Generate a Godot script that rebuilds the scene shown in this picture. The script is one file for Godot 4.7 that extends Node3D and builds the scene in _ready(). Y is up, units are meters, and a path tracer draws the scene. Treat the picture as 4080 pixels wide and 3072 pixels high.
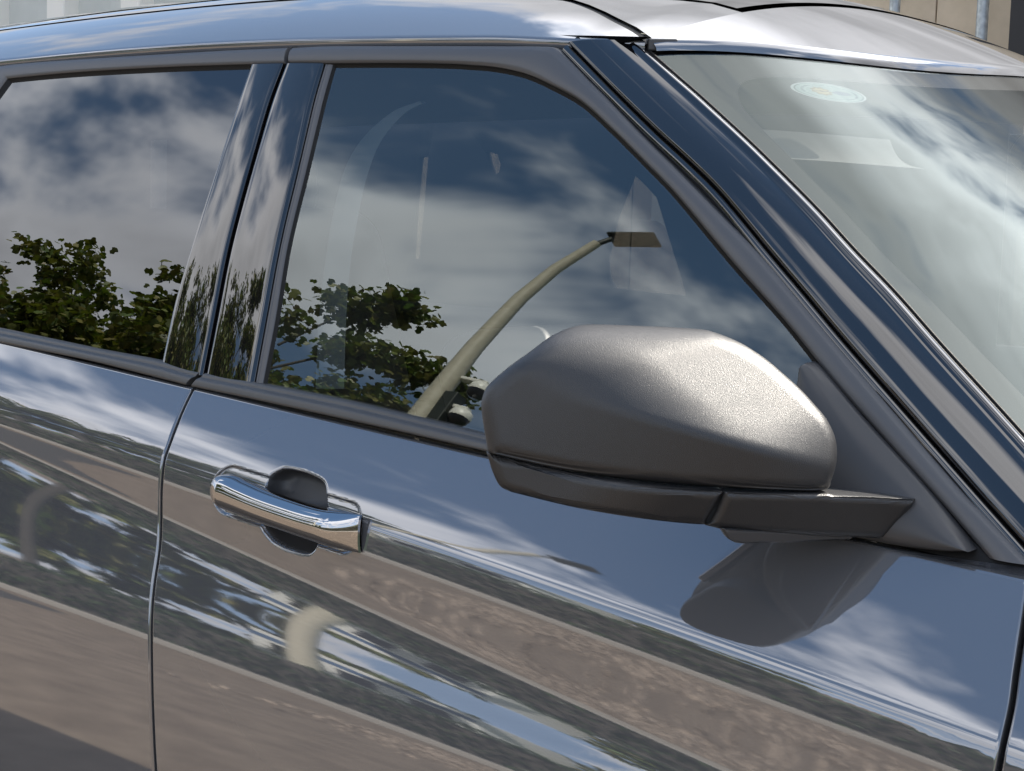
extends Node3D

# outlines in metres, car's own axes: x forward, y up, the near side at +z; zero is on the ground under the gap between the doors
const ROOF_LOW = [[-0.7182, 1.5579], [-0.6709, 1.5587], [-0.5164, 1.5626], [-0.3316, 1.5664], [-0.1871, 1.5669], [-0.0586, 1.5667], [0.117, 1.5634], [0.2757, 1.5592], [0.3965, 1.5531], [0.4507, 1.5505], [0.5006, 1.5478]]
const FRAME_OUT_R = [[-0.7854, 1.5439], [-0.6677, 1.5511], [-0.5103, 1.5538], [-0.325, 1.5558], [-0.1814, 1.557], [-0.0638, 1.5568]]
const FRAME_IN_R = [[-0.7683, 1.5221], [-0.6508, 1.5284], [-0.4962, 1.5333], [-0.3124, 1.5356], [-0.169, 1.5355], [-0.0562, 1.5345]]
const FRAME_OUT = [[-0.054, 1.5565], [0.0103, 1.5567], [0.1299, 1.5531], [0.2452, 1.5495], [0.3178, 1.547], [0.3634, 1.5453], [0.3876, 1.5423], [0.4095, 1.5293], [0.4483, 1.503], [0.4836, 1.4799], [0.5509, 1.4341], [0.6069, 1.3974], [0.677, 1.3498], [0.7448, 1.3032], [0.8348, 1.2333], [0.9173, 1.169], [0.9939, 1.1093], [1.0222, 1.0899], [1.0738, 1.0533]]
const FRAME_IN = [[-0.0473, 1.5342], [0.034, 1.5324], [0.141, 1.53], [0.2259, 1.527], [0.2665, 1.5244], [0.3007, 1.5214], [0.3299, 1.517], [0.361, 1.5101], [0.3961, 1.4982], [0.4499, 1.4764], [0.5054, 1.4433], [0.5604, 1.4074], [0.6133, 1.3715], [0.7024, 1.3037], [0.7786, 1.2482], [0.8445, 1.1956], [0.9125, 1.1452], [0.982, 1.0939], [1.0339, 1.0541]]
const GLOSS_L = [[0.4028, 1.5492], [0.4961, 1.4868], [0.5619, 1.4438], [0.6167, 1.4095], [0.6684, 1.3747], [0.7423, 1.3169], [0.7947, 1.2763], [0.8482, 1.2342], [0.9335, 1.1691], [1.033, 1.0932], [1.0959, 1.0455]]
const GLOSS_R = [[0.4812, 1.5497], [0.5505, 1.5066], [0.5859, 1.4846], [0.6206, 1.4622], [0.658, 1.4378], [0.6951, 1.4126], [0.7657, 1.363], [0.8221, 1.3201], [0.8749, 1.2814], [0.9363, 1.2329], [0.9937, 1.1886], [1.0341, 1.157], [1.0776, 1.1227]]
const SHUT_TOP = [[-0.0577, 1.565], [-0.0563, 1.5348], [-0.0555, 1.4821], [-0.0478, 1.4104], [-0.04, 1.3366], [-0.0325, 1.2793], [-0.0184, 1.2045], [-0.0059, 1.129]]
const TRIM_L = [[-0.1209, 1.5352], [-0.116, 1.4752], [-0.1119, 1.4156], [-0.1094, 1.3663], [-0.108, 1.32], [-0.1051, 1.2683], [-0.1017, 1.2142], [-0.0901, 1.1378]]
const TRIM_R = [[0.0167, 1.5329], [0.0222, 1.4842], [0.0316, 1.4322], [0.0407, 1.378], [0.048, 1.3248], [0.0558, 1.2784], [0.0689, 1.21], [0.0832, 1.1275]]
const SEAL_R = [[0.0317, 1.5312], [0.0367, 1.4902], [0.0452, 1.4382], [0.0546, 1.3783], [0.0615, 1.3223], [0.0686, 1.2789], [0.0848, 1.2053], [0.0969, 1.1275]]
const BELT_LO_R = [[-0.509, 1.1424], [-0.4396, 1.1395], [-0.3297, 1.135], [-0.2204, 1.1301], [-0.1089, 1.1221], [-0.0267, 1.1157]]
const BELT_HI_R = [[-0.52, 1.1608], [-0.4499, 1.1576], [-0.3282, 1.1514], [-0.2146, 1.1455], [-0.0969, 1.1408], [-0.0136, 1.1326]]
const BELT_LO = [[-0.016, 1.1149], [0.1023, 1.1091], [0.2171, 1.1027], [0.3455, 1.0952], [0.4595, 1.0877], [0.6155, 1.0774], [0.7817, 1.0654], [0.9069, 1.0557]]
const BELT_HI = [[-0.0033, 1.1326], [0.1267, 1.1268], [0.2501, 1.1205], [0.3529, 1.1124], [0.4493, 1.1045], [0.6052, 1.0922], [0.7727, 1.0794], [0.8985, 1.0689]]
const SAIL_R = [[0.821, 1.2111], [0.8336, 1.2049], [0.8866, 1.1638], [0.945, 1.1216], [0.9822, 1.0931], [1.0211, 1.0599]]
const SAIL_L = [[0.8139, 1.202], [0.8145, 1.1797], [0.822, 1.1316], [0.8345, 1.0937], [0.8481, 1.0694], [0.8729, 1.0572]]
const SAIL_B = [[0.8729, 1.0572], [0.9069, 1.0557], [0.9438, 1.054], [0.9796, 1.0543], [1.0012, 1.056], [1.0211, 1.0599]]
const SHUT_B = [[-0.0135, 1.1143], [-0.0121, 1.0893], [-0.0087, 1.0653], [-0.0052, 1.0387], [-0.0061, 1.0102], [-0.0066, 0.987], [-0.0053, 0.9602], [-0.0009, 0.9195], [0.0019, 0.8769], [0.0079, 0.8304], [0.0171, 0.7753], [0.0244, 0.7193], [0.0318, 0.6504]]
const SHUT_F = [[1.0696, 1.0802], [1.076, 1.0433], [1.0821, 1.0038], [1.0867, 0.9721], [1.0912, 0.9394], [1.0908, 0.8948], [1.0828, 0.8476]]
const BOWL_TOP = [[0.1725, 1.0259], [0.177, 1.033], [0.1858, 1.0396], [0.1968, 1.0434], [0.2226, 1.0433], [0.2481, 1.0399], [0.262, 1.0361], [0.2707, 1.03], [0.2792, 1.0169], [0.287, 0.9965], [0.2369, 0.9895], [0.1741, 0.9917]]
const BOWL_BOT = [[0.2735, 0.9841], [0.2753, 0.9648], [0.2717, 0.9568], [0.263, 0.9498], [0.2494, 0.9477], [0.2223, 0.9492], [0.2012, 0.9536], [0.1868, 0.9612], [0.1775, 0.9695], [0.1667, 0.9852]]
const CAP = [[-0.1833, -0.0254], [-0.187, -0.0056], [-0.1897, 0.0135], [-0.1888, 0.0243], [-0.1829, 0.0352], [-0.1647, 0.0525], [-0.148, 0.0648], [-0.1312, 0.0764], [-0.1197, 0.082], [-0.1082, 0.086], [-0.0926, 0.0886], [-0.0672, 0.0889], [-0.0453, 0.0885], [-0.0118, 0.0876], [0.0186, 0.0861], [0.0314, 0.0834], [0.0463, 0.0783], [0.0596, 0.0722], [0.0776, 0.0607], [0.0931, 0.0476], [0.1078, 0.034], [0.1191, 0.021], [0.1266, 0.0121], [0.1314, 0.0036], [0.135, -0.0058], [0.136, -0.0148], [0.1355, -0.023], [0.1334, -0.0325], [0.1296, -0.0446], [0.1229, -0.0529], [0.0735, -0.0514], [0.0084, -0.0487], [-0.056, -0.0445], [-0.1197, -0.0371]]
const CAP_LOW = [[-0.1835, -0.0264], [-0.1197, -0.0379], [-0.056, -0.0454], [-0.0016, -0.0492], [0.0215, -0.0511], [0.0208, -0.0563], [0.0166, -0.0691], [0.0119, -0.0807], [0.0086, -0.0842], [-0.0384, -0.0802], [-0.1025, -0.0716], [-0.1564, -0.0618], [-0.1648, -0.0598], [-0.1717, -0.0557], [-0.1779, -0.0435]]
const ARM = [[0.0228, -0.0511], [0.0735, -0.0528], [0.123, -0.0546], [0.1279, -0.0559], [0.1659, -0.0577], [0.2113, -0.0613], [0.2095, -0.0679], [0.1967, -0.0876], [0.1862, -0.1007], [0.0967, -0.0946], [0.0231, -0.0876], [0.0099, -0.0842], [0.0141, -0.0807], [0.018, -0.07]]
const UNDER = [[0.023, -0.0858], [0.0966, -0.0928], [0.1606, -0.1], [0.1585, -0.1026], [0.0971, -0.1028], [0.0443, -0.1013], [0.0381, -0.1], [0.0309, -0.0961]]

# ------------------------------------------------------------------ constants of the car's shape
const SUN := Vector3(0.24, 0.71, -0.65)
const FAR_SIDE := 0.87

var M := {}
var used := {}
var rng := RandomNumberGenerator.new()
var table_z: PackedFloat32Array
var table_zx: PackedFloat32Array
const TX0 := -1.6
const TDX := 0.02
const TNX := 176
const TY0 := 0.2
const TDY := 0.0025
const TNY := 417
var d_shut_b: PackedVector2Array
var d_shut_f: PackedVector2Array


func _ready() -> void:
	rng.seed = 7
	camera_and_light()
	make_materials()
	make_tables()
	ground_and_background()
	build_car()
	surroundings()


# ------------------------------------------------------------------ camera, sky, sun, exposure
func camera_and_light() -> void:
	var cam := Camera3D.new()
	cam.name = "camera"
	cam.fov = 25.3755
	cam.near = 0.05
	cam.far = 2000.0
	add_child(cam)
	cam.position = Vector3(1.603, 1.354, 2.346)
	cam.rotation_order = EULER_ORDER_YXZ
	cam.rotation_degrees = Vector3(-5.97, 37.15, 1.83)
	cam.current = true
	var sun := DirectionalLight3D.new()
	sun.name = "sun"
	sun.light_energy = 1.5
	sun.light_color = Color(1.0, 0.965, 0.91)
	sun.light_angular_distance = 0.53
	sun.shadow_enabled = true
	add_child(sun)
	sun.look_at_from_position(SUN * 20.0, Vector3.ZERO, Vector3.RIGHT)
	var e := Environment.new()
	e.background_mode = Environment.BG_SKY
	var sky := Sky.new()
	var sm := PanoramaSkyMaterial.new()
	sm.panorama = ImageTexture.create_from_image(sky_image())
	sky.sky_material = sm
	e.sky = sky
	e.background_energy_multiplier = 1.0
	e.tonemap_mode = Environment.TONE_MAPPER_LINEAR
	e.tonemap_exposure = 2.0
	e.sdfgi_enabled = true
	e.ssao_enabled = true
	e.ssil_enabled = true
	var w := WorldEnvironment.new()
	w.name = "world_environment"
	w.environment = e
	add_child(w)


func sky_image() -> Image:
	var w := 3072
	var h := 1536
	var a := PackedFloat32Array()
	a.resize(w * h * 3)
	var n1 := FastNoiseLite.new()
	n1.noise_type = FastNoiseLite.TYPE_SIMPLEX_SMOOTH
	n1.seed = 21
	n1.fractal_octaves = 7
	n1.fractal_gain = 0.58
	n1.frequency = 1.05
	var n2 := FastNoiseLite.new()
	n2.noise_type = FastNoiseLite.TYPE_SIMPLEX_SMOOTH
	n2.seed = 5
	n2.fractal_octaves = 3
	n2.frequency = 0.22
	var n3 := FastNoiseLite.new()
	n3.noise_type = FastNoiseLite.TYPE_SIMPLEX_SMOOTH
	n3.seed = 33
	n3.fractal_octaves = 4
	n3.frequency = 1.6
	var s := SUN.normalized()
	for j in h:
		var el := PI * (0.5 - (j + 0.5) / h)
		var y := sin(el)
		var c := cos(el)
		for i in w:
			var k := (j * w + i) * 3
			if y < -0.01:
				a[k] = 0.30
				a[k + 1] = 0.30
				a[k + 2] = 0.31
				continue
			var yy := maxf(y, 0.0)
			var th := TAU * (i + 0.5) / w
			var d := Vector3(sin(th) * c, y, -cos(th) * c)
			var inv := 1.0 / (yy + 0.16)
			var px := d.x * inv
			var pz := d.z * inv
			var wx := px + 0.35 * n2.get_noise_2d(px * 3.0 + 40.0, pz * 3.0)
			var f := n1.get_noise_2d(wx, pz) + 0.55 * n2.get_noise_2d(px + 7.0, pz + 3.0)
			var cov := CLOUD_BASE + 0.42 * pow(1.0 - yy, 4.0)
			cov += cloud_bias(d)
			f += 0.16 * n3.get_noise_2d(px * 2.2 + 9.0, pz * 2.2)
			var dens := clampf((f + cov) / 0.46, 0.0, 1.0)
			dens = dens * dens * (3.0 - 2.0 * dens)
			var g := maxf(d.dot(s), 0.0)
			var body := clampf((f + cov - 0.25) / 0.7, 0.0, 1.0)
			var det := 0.5 + 0.5 * n3.get_noise_2d(px, pz * 1.3)
			var lum := (1.0 - 0.45 * body + 0.42 * det) * lerpf(0.66, 1.0, smoothstep(0.08, 0.62, yy))
			if d.z < 0.0:
				lum *= lerpf(1.0, lerpf(0.36, 1.55, smoothstep(0.57, 0.70, yy)) * lerpf(1.0, 0.45, smoothstep(0.76, 0.90, yy)), smoothstep(0.0, 0.3, -d.z)) * (1.0 + 0.9 * pow(g, 10.0))  # cloud brightness shaped by direction to tone roof and windscreen reflections
			var blue := Vector3(0.085, 0.160, 0.295).lerp(Vector3(0.44, 0.58, 0.78), pow(1.0 - yy, 3.2))
			blue *= 1.0 + 1.2 * pow(g, 14.0)
			var col := blue.lerp(Vector3(lum, lum * 1.0, lum * 1.03), dens)
			a[k] = col.x
			a[k + 1] = col.y
			a[k + 2] = col.z
	return Image.create_from_data(w, h, false, Image.FORMAT_RGBF, a.to_byte_array())


const CLOUD_BASE := -0.12


func cloud_bias(d: Vector3) -> float:
	# one broad cumulus bank stands low over the trees, clear sky above it, cloud behind the car and overhead added to brighten windscreen and pillar
	var el := rad_to_deg(asin(clampf(d.y, -1.0, 1.0)))
	var toward := clampf(d.z, 0.0, 1.0)
	var b := 0.0
	var rear := 1.0 - smoothstep(-0.55, -0.20, d.x)
	b -= 0.72 * toward * smoothstep(31.0, 40.0, el) * lerpf(0.62, 1.0, rear)
	b += 0.24 * toward * smoothstep(10.0, 20.0, el) * (1.0 - smoothstep(27.0, 36.0, el))
	var off := rad_to_deg(atan2(d.x, -d.z))
	b += 0.72 * smoothstep(-52.0, -34.0, off) * (1.0 - smoothstep(60.0, 100.0, off)) * (1.0 - smoothstep(70.0, 80.0, el))
	b -= 0.32 * (1.0 - smoothstep(-66.0, -46.0, off)) * smoothstep(-0.1, 0.1, -d.z)
	b += 0.58 * smoothstep(-0.2, 0.2, d.z) * smoothstep(52.0, 62.0, el) * (1.0 - smoothstep(76.0, 88.0, el)) * smoothstep(-0.25, 0.05, d.x)
	return b


# ------------------------------------------------------------------ materials
func lin(r: float, g: float, b: float) -> Color:
	return Color(r, g, b).linear_to_srgb()


func mat(key: String, c: Color, rough: float, metal := 0.0, spec := 0.5) -> StandardMaterial3D:
	var m := StandardMaterial3D.new()
	m.resource_name = key
	m.albedo_color = c
	m.roughness = rough
	m.metallic = metal
	m.metallic_specular = spec
	M[key] = m
	return m


func noise_tex(freq: float, lo: Color, hi: Color, octaves := 4, size := 512, sd := 1) -> NoiseTexture2D:
	var n := FastNoiseLite.new()
	n.noise_type = FastNoiseLite.TYPE_SIMPLEX_SMOOTH
	n.seed = sd
	n.frequency = freq
	n.fractal_octaves = octaves
	var t := NoiseTexture2D.new()
	t.width = size
	t.height = size
	t.seamless = true
	t.noise = n
	var g := Gradient.new()
	g.set_color(0, lo)
	g.set_color(1, hi)
	t.color_ramp = g
	return t


func normal_tex(freq: float, strength: float, size := 512, sd := 1, octaves := 2) -> NoiseTexture2D:
	var n := FastNoiseLite.new()
	n.noise_type = FastNoiseLite.TYPE_SIMPLEX_SMOOTH
	n.seed = sd
	n.frequency = freq
	n.fractal_octaves = octaves
	var t := NoiseTexture2D.new()
	t.width = size
	t.height = size
	t.seamless = true
	t.as_normal_map = true
	t.bump_strength = strength
	t.noise = n
	return t


func tri(m: StandardMaterial3D, scale: float, world := false) -> void:
	m.uv1_triplanar = true
	m.uv1_world_triplanar = world
	m.uv1_scale = Vector3.ONE * scale


func flat_tex(c: Color) -> ImageTexture:
	var im := Image.create_empty(4, 4, false, Image.FORMAT_RGB8)
	im.fill(c)
	return ImageTexture.create_from_image(im)


func pane(key: String, shine: Color, metal: float, alpha: float) -> StandardMaterial3D:
	var m := mat(key, Color(shine.r, shine.g, shine.b, alpha), 0.0, metal, 0.5)
	m.transparency = BaseMaterial3D.TRANSPARENCY_ALPHA
	m.albedo_texture = flat_tex(Color.WHITE)
	return m


func make_materials() -> void:
	var p := mat("grey_paint", lin(0.255, 0.262, 0.280), 0.015, 0.66)
	p.clearcoat_enabled = true
	p.clearcoat = 1.0
	p.clearcoat_roughness = 0.0
	p.normal_enabled = true
	p.normal_texture = normal_tex(0.35, 1.2, 512, 3, 1)
	p.normal_scale = 0.008
	tri(p, 7.0)
	var gb := mat("gloss_black", lin(0.006, 0.006, 0.007), 0.02, 0.0, 0.65)
	gb.clearcoat_enabled = true
	gb.clearcoat = 1.0
	gb.clearcoat_roughness = 0.0
	mat("satin_black", lin(0.080, 0.081, 0.087), 0.42, 0.0, 0.6)
	mat("belt_black", lin(0.075, 0.074, 0.074), 0.36, 0.0, 0.55)
	mat("rubber", lin(0.010, 0.010, 0.010), 0.6, 0.0, 0.35)
	mat("dark_gap", lin(0.003, 0.003, 0.003), 0.9, 0.0, 0.1)
	var mp := mat("grained_plastic", lin(0.022, 0.0225, 0.0245), 0.40, 0.0, 0.58)
	mp.normal_enabled = true
	mp.normal_texture = normal_tex(0.28, 5.0, 1024, 9, 2)
	mp.normal_scale = 0.30
	tri(mp, 4.6)
	mat("smooth_plastic", lin(0.055, 0.055, 0.058), 0.42, 0.0, 0.5)
	mat("chrome", lin(0.50, 0.50, 0.515), 0.04, 1.0)
	pane("front_glass", lin(0.33, 0.36, 0.36), 1.0, 0.40)
	pane("far_glass", lin(0.12, 0.13, 0.13), 1.0, 0.60)
	pane("privacy_glass", lin(0.135, 0.140, 0.146), 1.0, 0.96)
	pane("windscreen_glass", lin(0.27, 0.305, 0.295), 1.0, 0.40)
	mat("frit", lin(0.010, 0.010, 0.011), 0.5, 0.0, 0.15)
	mat("trim_cloth", lin(0.040, 0.042, 0.043), 0.85)
	mat("seat_leather", lin(0.085, 0.090, 0.090), 0.5)
	mat("headliner", lin(0.38, 0.40, 0.385), 0.9)
	mat("visor_cloth", lin(0.11, 0.12, 0.115), 0.9)
	mat("grey_cloth", lin(0.10, 0.125, 0.125), 0.8)
	mat("dash", lin(0.05, 0.052, 0.053), 0.7)
	var asphalt := mat("asphalt", Color.WHITE, 0.92, 0.0, 0.3)
	asphalt.albedo_texture = noise_tex(0.02, lin(0.235, 0.182, 0.135), lin(0.410, 0.325, 0.245), 6, 1024, 4)
	asphalt.detail_enabled = true
	asphalt.detail_blend_mode = BaseMaterial3D.BLEND_MODE_MUL
	asphalt.detail_albedo = noise_tex(0.25, Color(0.50, 0.50, 0.50), Color(1, 1, 1), 4, 1024, 8)
	asphalt.uv2_triplanar = true
	asphalt.uv2_world_triplanar = true
	asphalt.uv2_scale = Vector3.ONE * 0.9
	asphalt.detail_uv_layer = BaseMaterial3D.DETAIL_UV_2
	tri(asphalt, 0.16, true)
	var tp := mat("dark_ground", Color.WHITE, 0.9, 0.0, 0.35)  # darker tone for the one ragged ground patch
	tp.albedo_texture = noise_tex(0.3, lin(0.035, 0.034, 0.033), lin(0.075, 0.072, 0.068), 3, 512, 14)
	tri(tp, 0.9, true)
	var cream := mat("shaded_white_cladding", Color.WHITE, 0.5)
	cream.albedo_texture = noise_tex(0.01, lin(0.56, 0.60, 0.585), lin(0.66, 0.69, 0.67), 5, 512, 31)  # darkened so the bays between ribs look shaded
	tri(cream, 0.5, true)
	var ww := mat("sunlit_cream_cladding", Color.WHITE, 0.5)
	ww.albedo_texture = noise_tex(0.02, lin(0.90, 0.89, 0.83), lin(0.94, 0.93, 0.88), 4, 256, 32)  # brightened to put sunlight on the rib faces
	tri(ww, 0.5, true)
	var bw := mat("beige_render", Color.WHITE, 0.9)
	bw.albedo_texture = noise_tex(0.03, lin(0.50, 0.42, 0.32), lin(0.58, 0.49, 0.38), 5, 512, 41)
	tri(bw, 0.5, true)
	var gz := mat("galvanised", Color.WHITE, 0.45, 0.6)
	gz.albedo_texture = noise_tex(0.06, lin(0.25, 0.28, 0.31), lin(0.55, 0.60, 0.63), 3, 256, 51)
	tri(gz, 1.5, true)
	mat("black_post", lin(0.012, 0.012, 0.016), 0.5)
	var lp := mat("lamp_paint", Color.WHITE, 0.5)
	lp.albedo_texture = noise_tex(0.05, lin(0.42, 0.39, 0.30), lin(0.55, 0.52, 0.42), 4, 256, 61)
	tri(lp, 0.7)
	mat("lamp_head", lin(0.018, 0.024, 0.020), 0.5)
	mat("camera_white", lin(0.75, 0.74, 0.68), 0.35)
	mat("camera_dark", lin(0.01, 0.012, 0.016), 0.1)
	var bark := mat("bark", Color.WHITE, 0.9)
	bark.albedo_texture = noise_tex(0.05, lin(0.035, 0.03, 0.025), lin(0.10, 0.09, 0.075), 4, 256, 71)
	tri(bark, 1.2)
	var lf := mat("leaf", Color.WHITE, 0.45, 0.0, 0.5)
	lf.vertex_color_use_as_albedo = true
	lf.backlight_enabled = true
	lf.backlight = lin(0.50, 0.62, 0.16)
	mat("grass_green", lin(0.06, 0.10, 0.03), 0.9)
	mat("kerb_stone", lin(0.30, 0.28, 0.25), 0.85)
	mat("tyre", lin(0.02, 0.02, 0.02), 0.8)
	mat("alloy", lin(0.5, 0.5, 0.52), 0.3, 0.9)
	mat("cabin_white", lin(0.70, 0.70, 0.68), 0.5)
	mat("cabin_blue", lin(0.10, 0.16, 0.28), 0.4)


# ------------------------------------------------------------------ naming
func numbered(n: String) -> String:
	if not used.has(n):
		used[n] = 0
		return n
	used[n] += 1
	return "%s_%03d" % [n, used[n]]


func thing(called: String, label: String, category: String, at := Vector3.ZERO, group := "") -> Node3D:
	var o := Node3D.new()
	o.name = numbered(called)
	add_child(o)
	o.position = at
	tag(o, label, category, group)
	return o


func tag(o: Node, label: String, category: String, group := "") -> void:
	o.set_meta("label", label)
	o.set_meta("category", category)
	if group:
		o.set_meta("group", group)


func obj(called: String, mesh: Mesh, material: Material, parent: Node = null) -> MeshInstance3D:
	var o := MeshInstance3D.new()
	o.mesh = mesh
	o.name = called if parent else numbered(called)
	o.material_override = material
	o.cast_shadow = GeometryInstance3D.SHADOW_CASTING_SETTING_ON
	if mesh.get_surface_count() > 0:
		mesh.surface_set_material(0, material) if mesh is ArrayMesh else null
	(parent if parent else self).add_child(o, true)
	return o


func struct(called: String, mesh: Mesh, material: Material) -> MeshInstance3D:
	var o := obj(called, mesh, material)
	o.set_meta("kind", "structure")
	return o


# ------------------------------------------------------------------ mesh helpers
class Soup:
	var v := PackedVector3Array()
	var n := PackedVector3Array()
	var f := PackedInt32Array()

	# a grid of points with its own smoothed normals, turned so that they point along «out» (or away from it, if it is a point)
	func grid(p: PackedVector3Array, nu: int, nv: int, out: Vector3, about_point := false, given := PackedVector3Array(), wrap := false) -> void:
		var nn := given
		if nn.is_empty():
			nn.resize(p.size())
			for i in nu:
				for j in nv:
					var i0 := i - 1
					var i1 := i + 1
					if wrap:
						i0 = (i - 1 + nu - 1) % (nu - 1)
						i1 = (i + 1) % (nu - 1)
					else:
						i0 = maxi(i0, 0)
						i1 = mini(i1, nu - 1)
					var du := p[i1 * nv + j] - p[i0 * nv + j]
					var dv := p[i * nv + mini(j + 1, nv - 1)] - p[i * nv + maxi(j - 1, 0)]
					var x := du.cross(dv)
					nn[i * nv + j] = x.normalized() if x.length_squared() > 1e-20 else Vector3.ZERO
			for i in nu:  # where a row is pinched to a point, take the neighbour's
				for j in nv:
					if nn[i * nv + j] == Vector3.ZERO:
						var w := Vector3.ZERO
						for q in [[1, 0], [-1, 0], [0, 1], [0, -1], [1, 1], [-1, -1]]:
							var a: int = clampi(i + q[0], 0, nu - 1)
							var b: int = clampi(j + q[1], 0, nv - 1)
							w += nn[a * nv + b]
						nn[i * nv + j] = w.normalized() if w.length_squared() > 1e-12 else Vector3.UP
			var s := 0.0
			for k in p.size():
				s += nn[k].dot((p[k] - out) if about_point else out)
			if s < 0.0:
				for k in p.size():
					nn[k] = -nn[k]
		var base := v.size()
		v.append_array(p)
		n.append_array(nn)
		for i in nu - 1:
			for j in nv - 1:
				var a := base + i * nv + j
				tri(a, a + nv, a + nv + 1)
				tri(a, a + nv + 1, a + 1)

	func tri(a: int, b: int, c: int) -> void:
		var x := (v[b] - v[a]).cross(v[c] - v[a])
		if x.length_squared() < 1e-22:
			return
		if x.dot(n[a] + n[b] + n[c]) > 0.0:
			f.append_array(PackedInt32Array([a, c, b]))
		else:
			f.append_array(PackedInt32Array([a, b, c]))

	func mesh() -> ArrayMesh:
		var m := ArrayMesh.new()
		var a := []
		a.resize(Mesh.ARRAY_MAX)
		a[Mesh.ARRAY_VERTEX] = v
		a[Mesh.ARRAY_NORMAL] = n
		a[Mesh.ARRAY_INDEX] = f
		m.add_surface_from_arrays(Mesh.PRIMITIVE_TRIANGLES, a)
		return m

	# a box with rounded edges and corners
	func rbox(c: Vector3, size: Vector3, r: float, basis := Basis(), seg := 3) -> void:
		var hs := size * 0.5
		r = minf(r, minf(hs.x, minf(hs.y, hs.z)) * 0.98)
		for ax in 3:
			for sg in [-1.0, 1.0]:
				var u := (ax + 1) % 3
				var w := (ax + 2) % 3
				var us := PackedFloat32Array()
				var ws := PackedFloat32Array()
				for k in seg + 1:
					us.append(-hs[u] + r * (1.0 - cos(PI * 0.25 * k / seg * 1.0)) * 0.0 + r * k / seg * 0.999)
				for k in seg + 1:
					us.append(hs[u] - r + r * k / seg * 0.999)
				for k in seg + 1:
					ws.append(-hs[w] + r * k / seg * 0.999)
				for k in seg + 1:
					ws.append(hs[w] - r + r * k / seg * 0.999)
				var p := PackedVector3Array()
				var nn := PackedVector3Array()
				for a in us:
					for b in ws:
						var q := Vector3.ZERO
						q[u] = a
						q[w] = b
						q[ax] = sg * hs[ax]
						var inner := Vector3(clampf(q.x, -hs.x + r, hs.x - r), clampf(q.y, -hs.y + r, hs.y - r), clampf(q.z, -hs.z + r, hs.z - r))
						var d := (q - inner).normalized()
						p.append(c + basis * (inner + d * r))
						nn.append(basis * d)
				grid(p, us.size(), ws.size(), Vector3.ZERO, false, nn)

	# a tube along a path
	func tube(path: PackedVector3Array, radii: PackedFloat32Array, sides := 10, caps := true) -> void:
		var t0 := (path[1] - path[0]).normalized()
		var side := t0.cross(Vector3.UP if absf(t0.y) < 0.9 else Vector3.RIGHT).normalized()
		var p := PackedVector3Array()
		var nn := PackedVector3Array()
		var m := path.size()
		for i in m:
			var t := (path[mini(i + 1, m - 1)] - path[maxi(i - 1, 0)]).normalized()
			side = (side - t * side.dot(t)).normalized()
			var b := t.cross(side)
			for k in sides + 1:
				var an := TAU * k / sides
				var d := side * cos(an) + b * sin(an)
				p.append(path[i] + d * radii[i])
				nn.append(d)
		grid(p, m, sides + 1, Vector3.ZERO, false, nn)
		if caps:
			for e in [0, m - 1]:
				var cn: Vector3 = (path[0] - path[1]).normalized() if e == 0 else (path[m - 1] - path[m - 2]).normalized()
				var q := PackedVector3Array()
				var qn := PackedVector3Array()
				for k in sides + 1:
					q.append(path[e])
					qn.append(cn)
				for k in sides + 1:
					q.append(p[e * (sides + 1) + k])
					qn.append(cn)
				grid(q, 2, sides + 1, Vector3.ZERO, false, qn)

	func disc_ring(c: Vector3, axis: Vector3, rings: Array, sides := 32) -> void:
		# a lathe round «axis»: rings of [radius, along]
		var a := axis.normalized()
		var side := a.cross(Vector3.UP if absf(a.y) < 0.9 else Vector3.RIGHT).normalized()
		var b := a.cross(side)
		var p := PackedVector3Array()
		for k in sides + 1:
			var an := TAU * k / sides
			var d := side * cos(an) + b * sin(an)
			for r in rings:
				p.append(c + d * r[0] + a * r[1])
		var mid := 0.0
		for r in rings:
			mid += r[1] / rings.size()
		grid(p, sides + 1, rings.size(), c + a * mid, true, PackedVector3Array(), true)


func vec2s(a: Array) -> PackedVector2Array:
	var o := PackedVector2Array()
	for p in a:
		o.append(Vector2(p[0], p[1]))
	return o


# a smooth curve through the knots, at the share t of the knots
func spl(k: PackedVector2Array, t: float) -> Vector2:
	var x := clampf(t, 0.0, 1.0) * (k.size() - 1)
	var i := mini(int(x), k.size() - 2)
	var f := x - i
	var a := k[maxi(i - 1, 0)]
	var d := k[mini(i + 2, k.size() - 1)]
	if i == 0:
		a = k[0] * 2.0 - k[1]
	if i == k.size() - 2:
		d = k[i + 1] * 2.0 - k[i]
	return k[i].cubic_interpolate(k[i + 1], a, d, f)


func dense(arr: Array, n: int) -> PackedVector2Array:
	var k := vec2s(arr)
	var o := PackedVector2Array()
	for i in n:
		o.append(spl(k, float(i) / (n - 1)))
	return o


# n points at even distances along the curve
func even(arr: Array, n: int) -> PackedVector2Array:
	var d := dense(arr, 400)
	var cum := PackedFloat32Array([0.0])
	for i in range(1, d.size()):
		cum.append(cum[i - 1] + d[i].distance_to(d[i - 1]))
	var o := PackedVector2Array()
	var j := 0
	for i in n:
		var t := cum[cum.size() - 1] * i / (n - 1)
		while j < d.size() - 2 and cum[j + 1] < t:
			j += 1
		o.append(d[j].lerp(d[j + 1], clampf((t - cum[j]) / maxf(cum[j + 1] - cum[j], 1e-9), 0.0, 1.0)))
	return o


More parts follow.
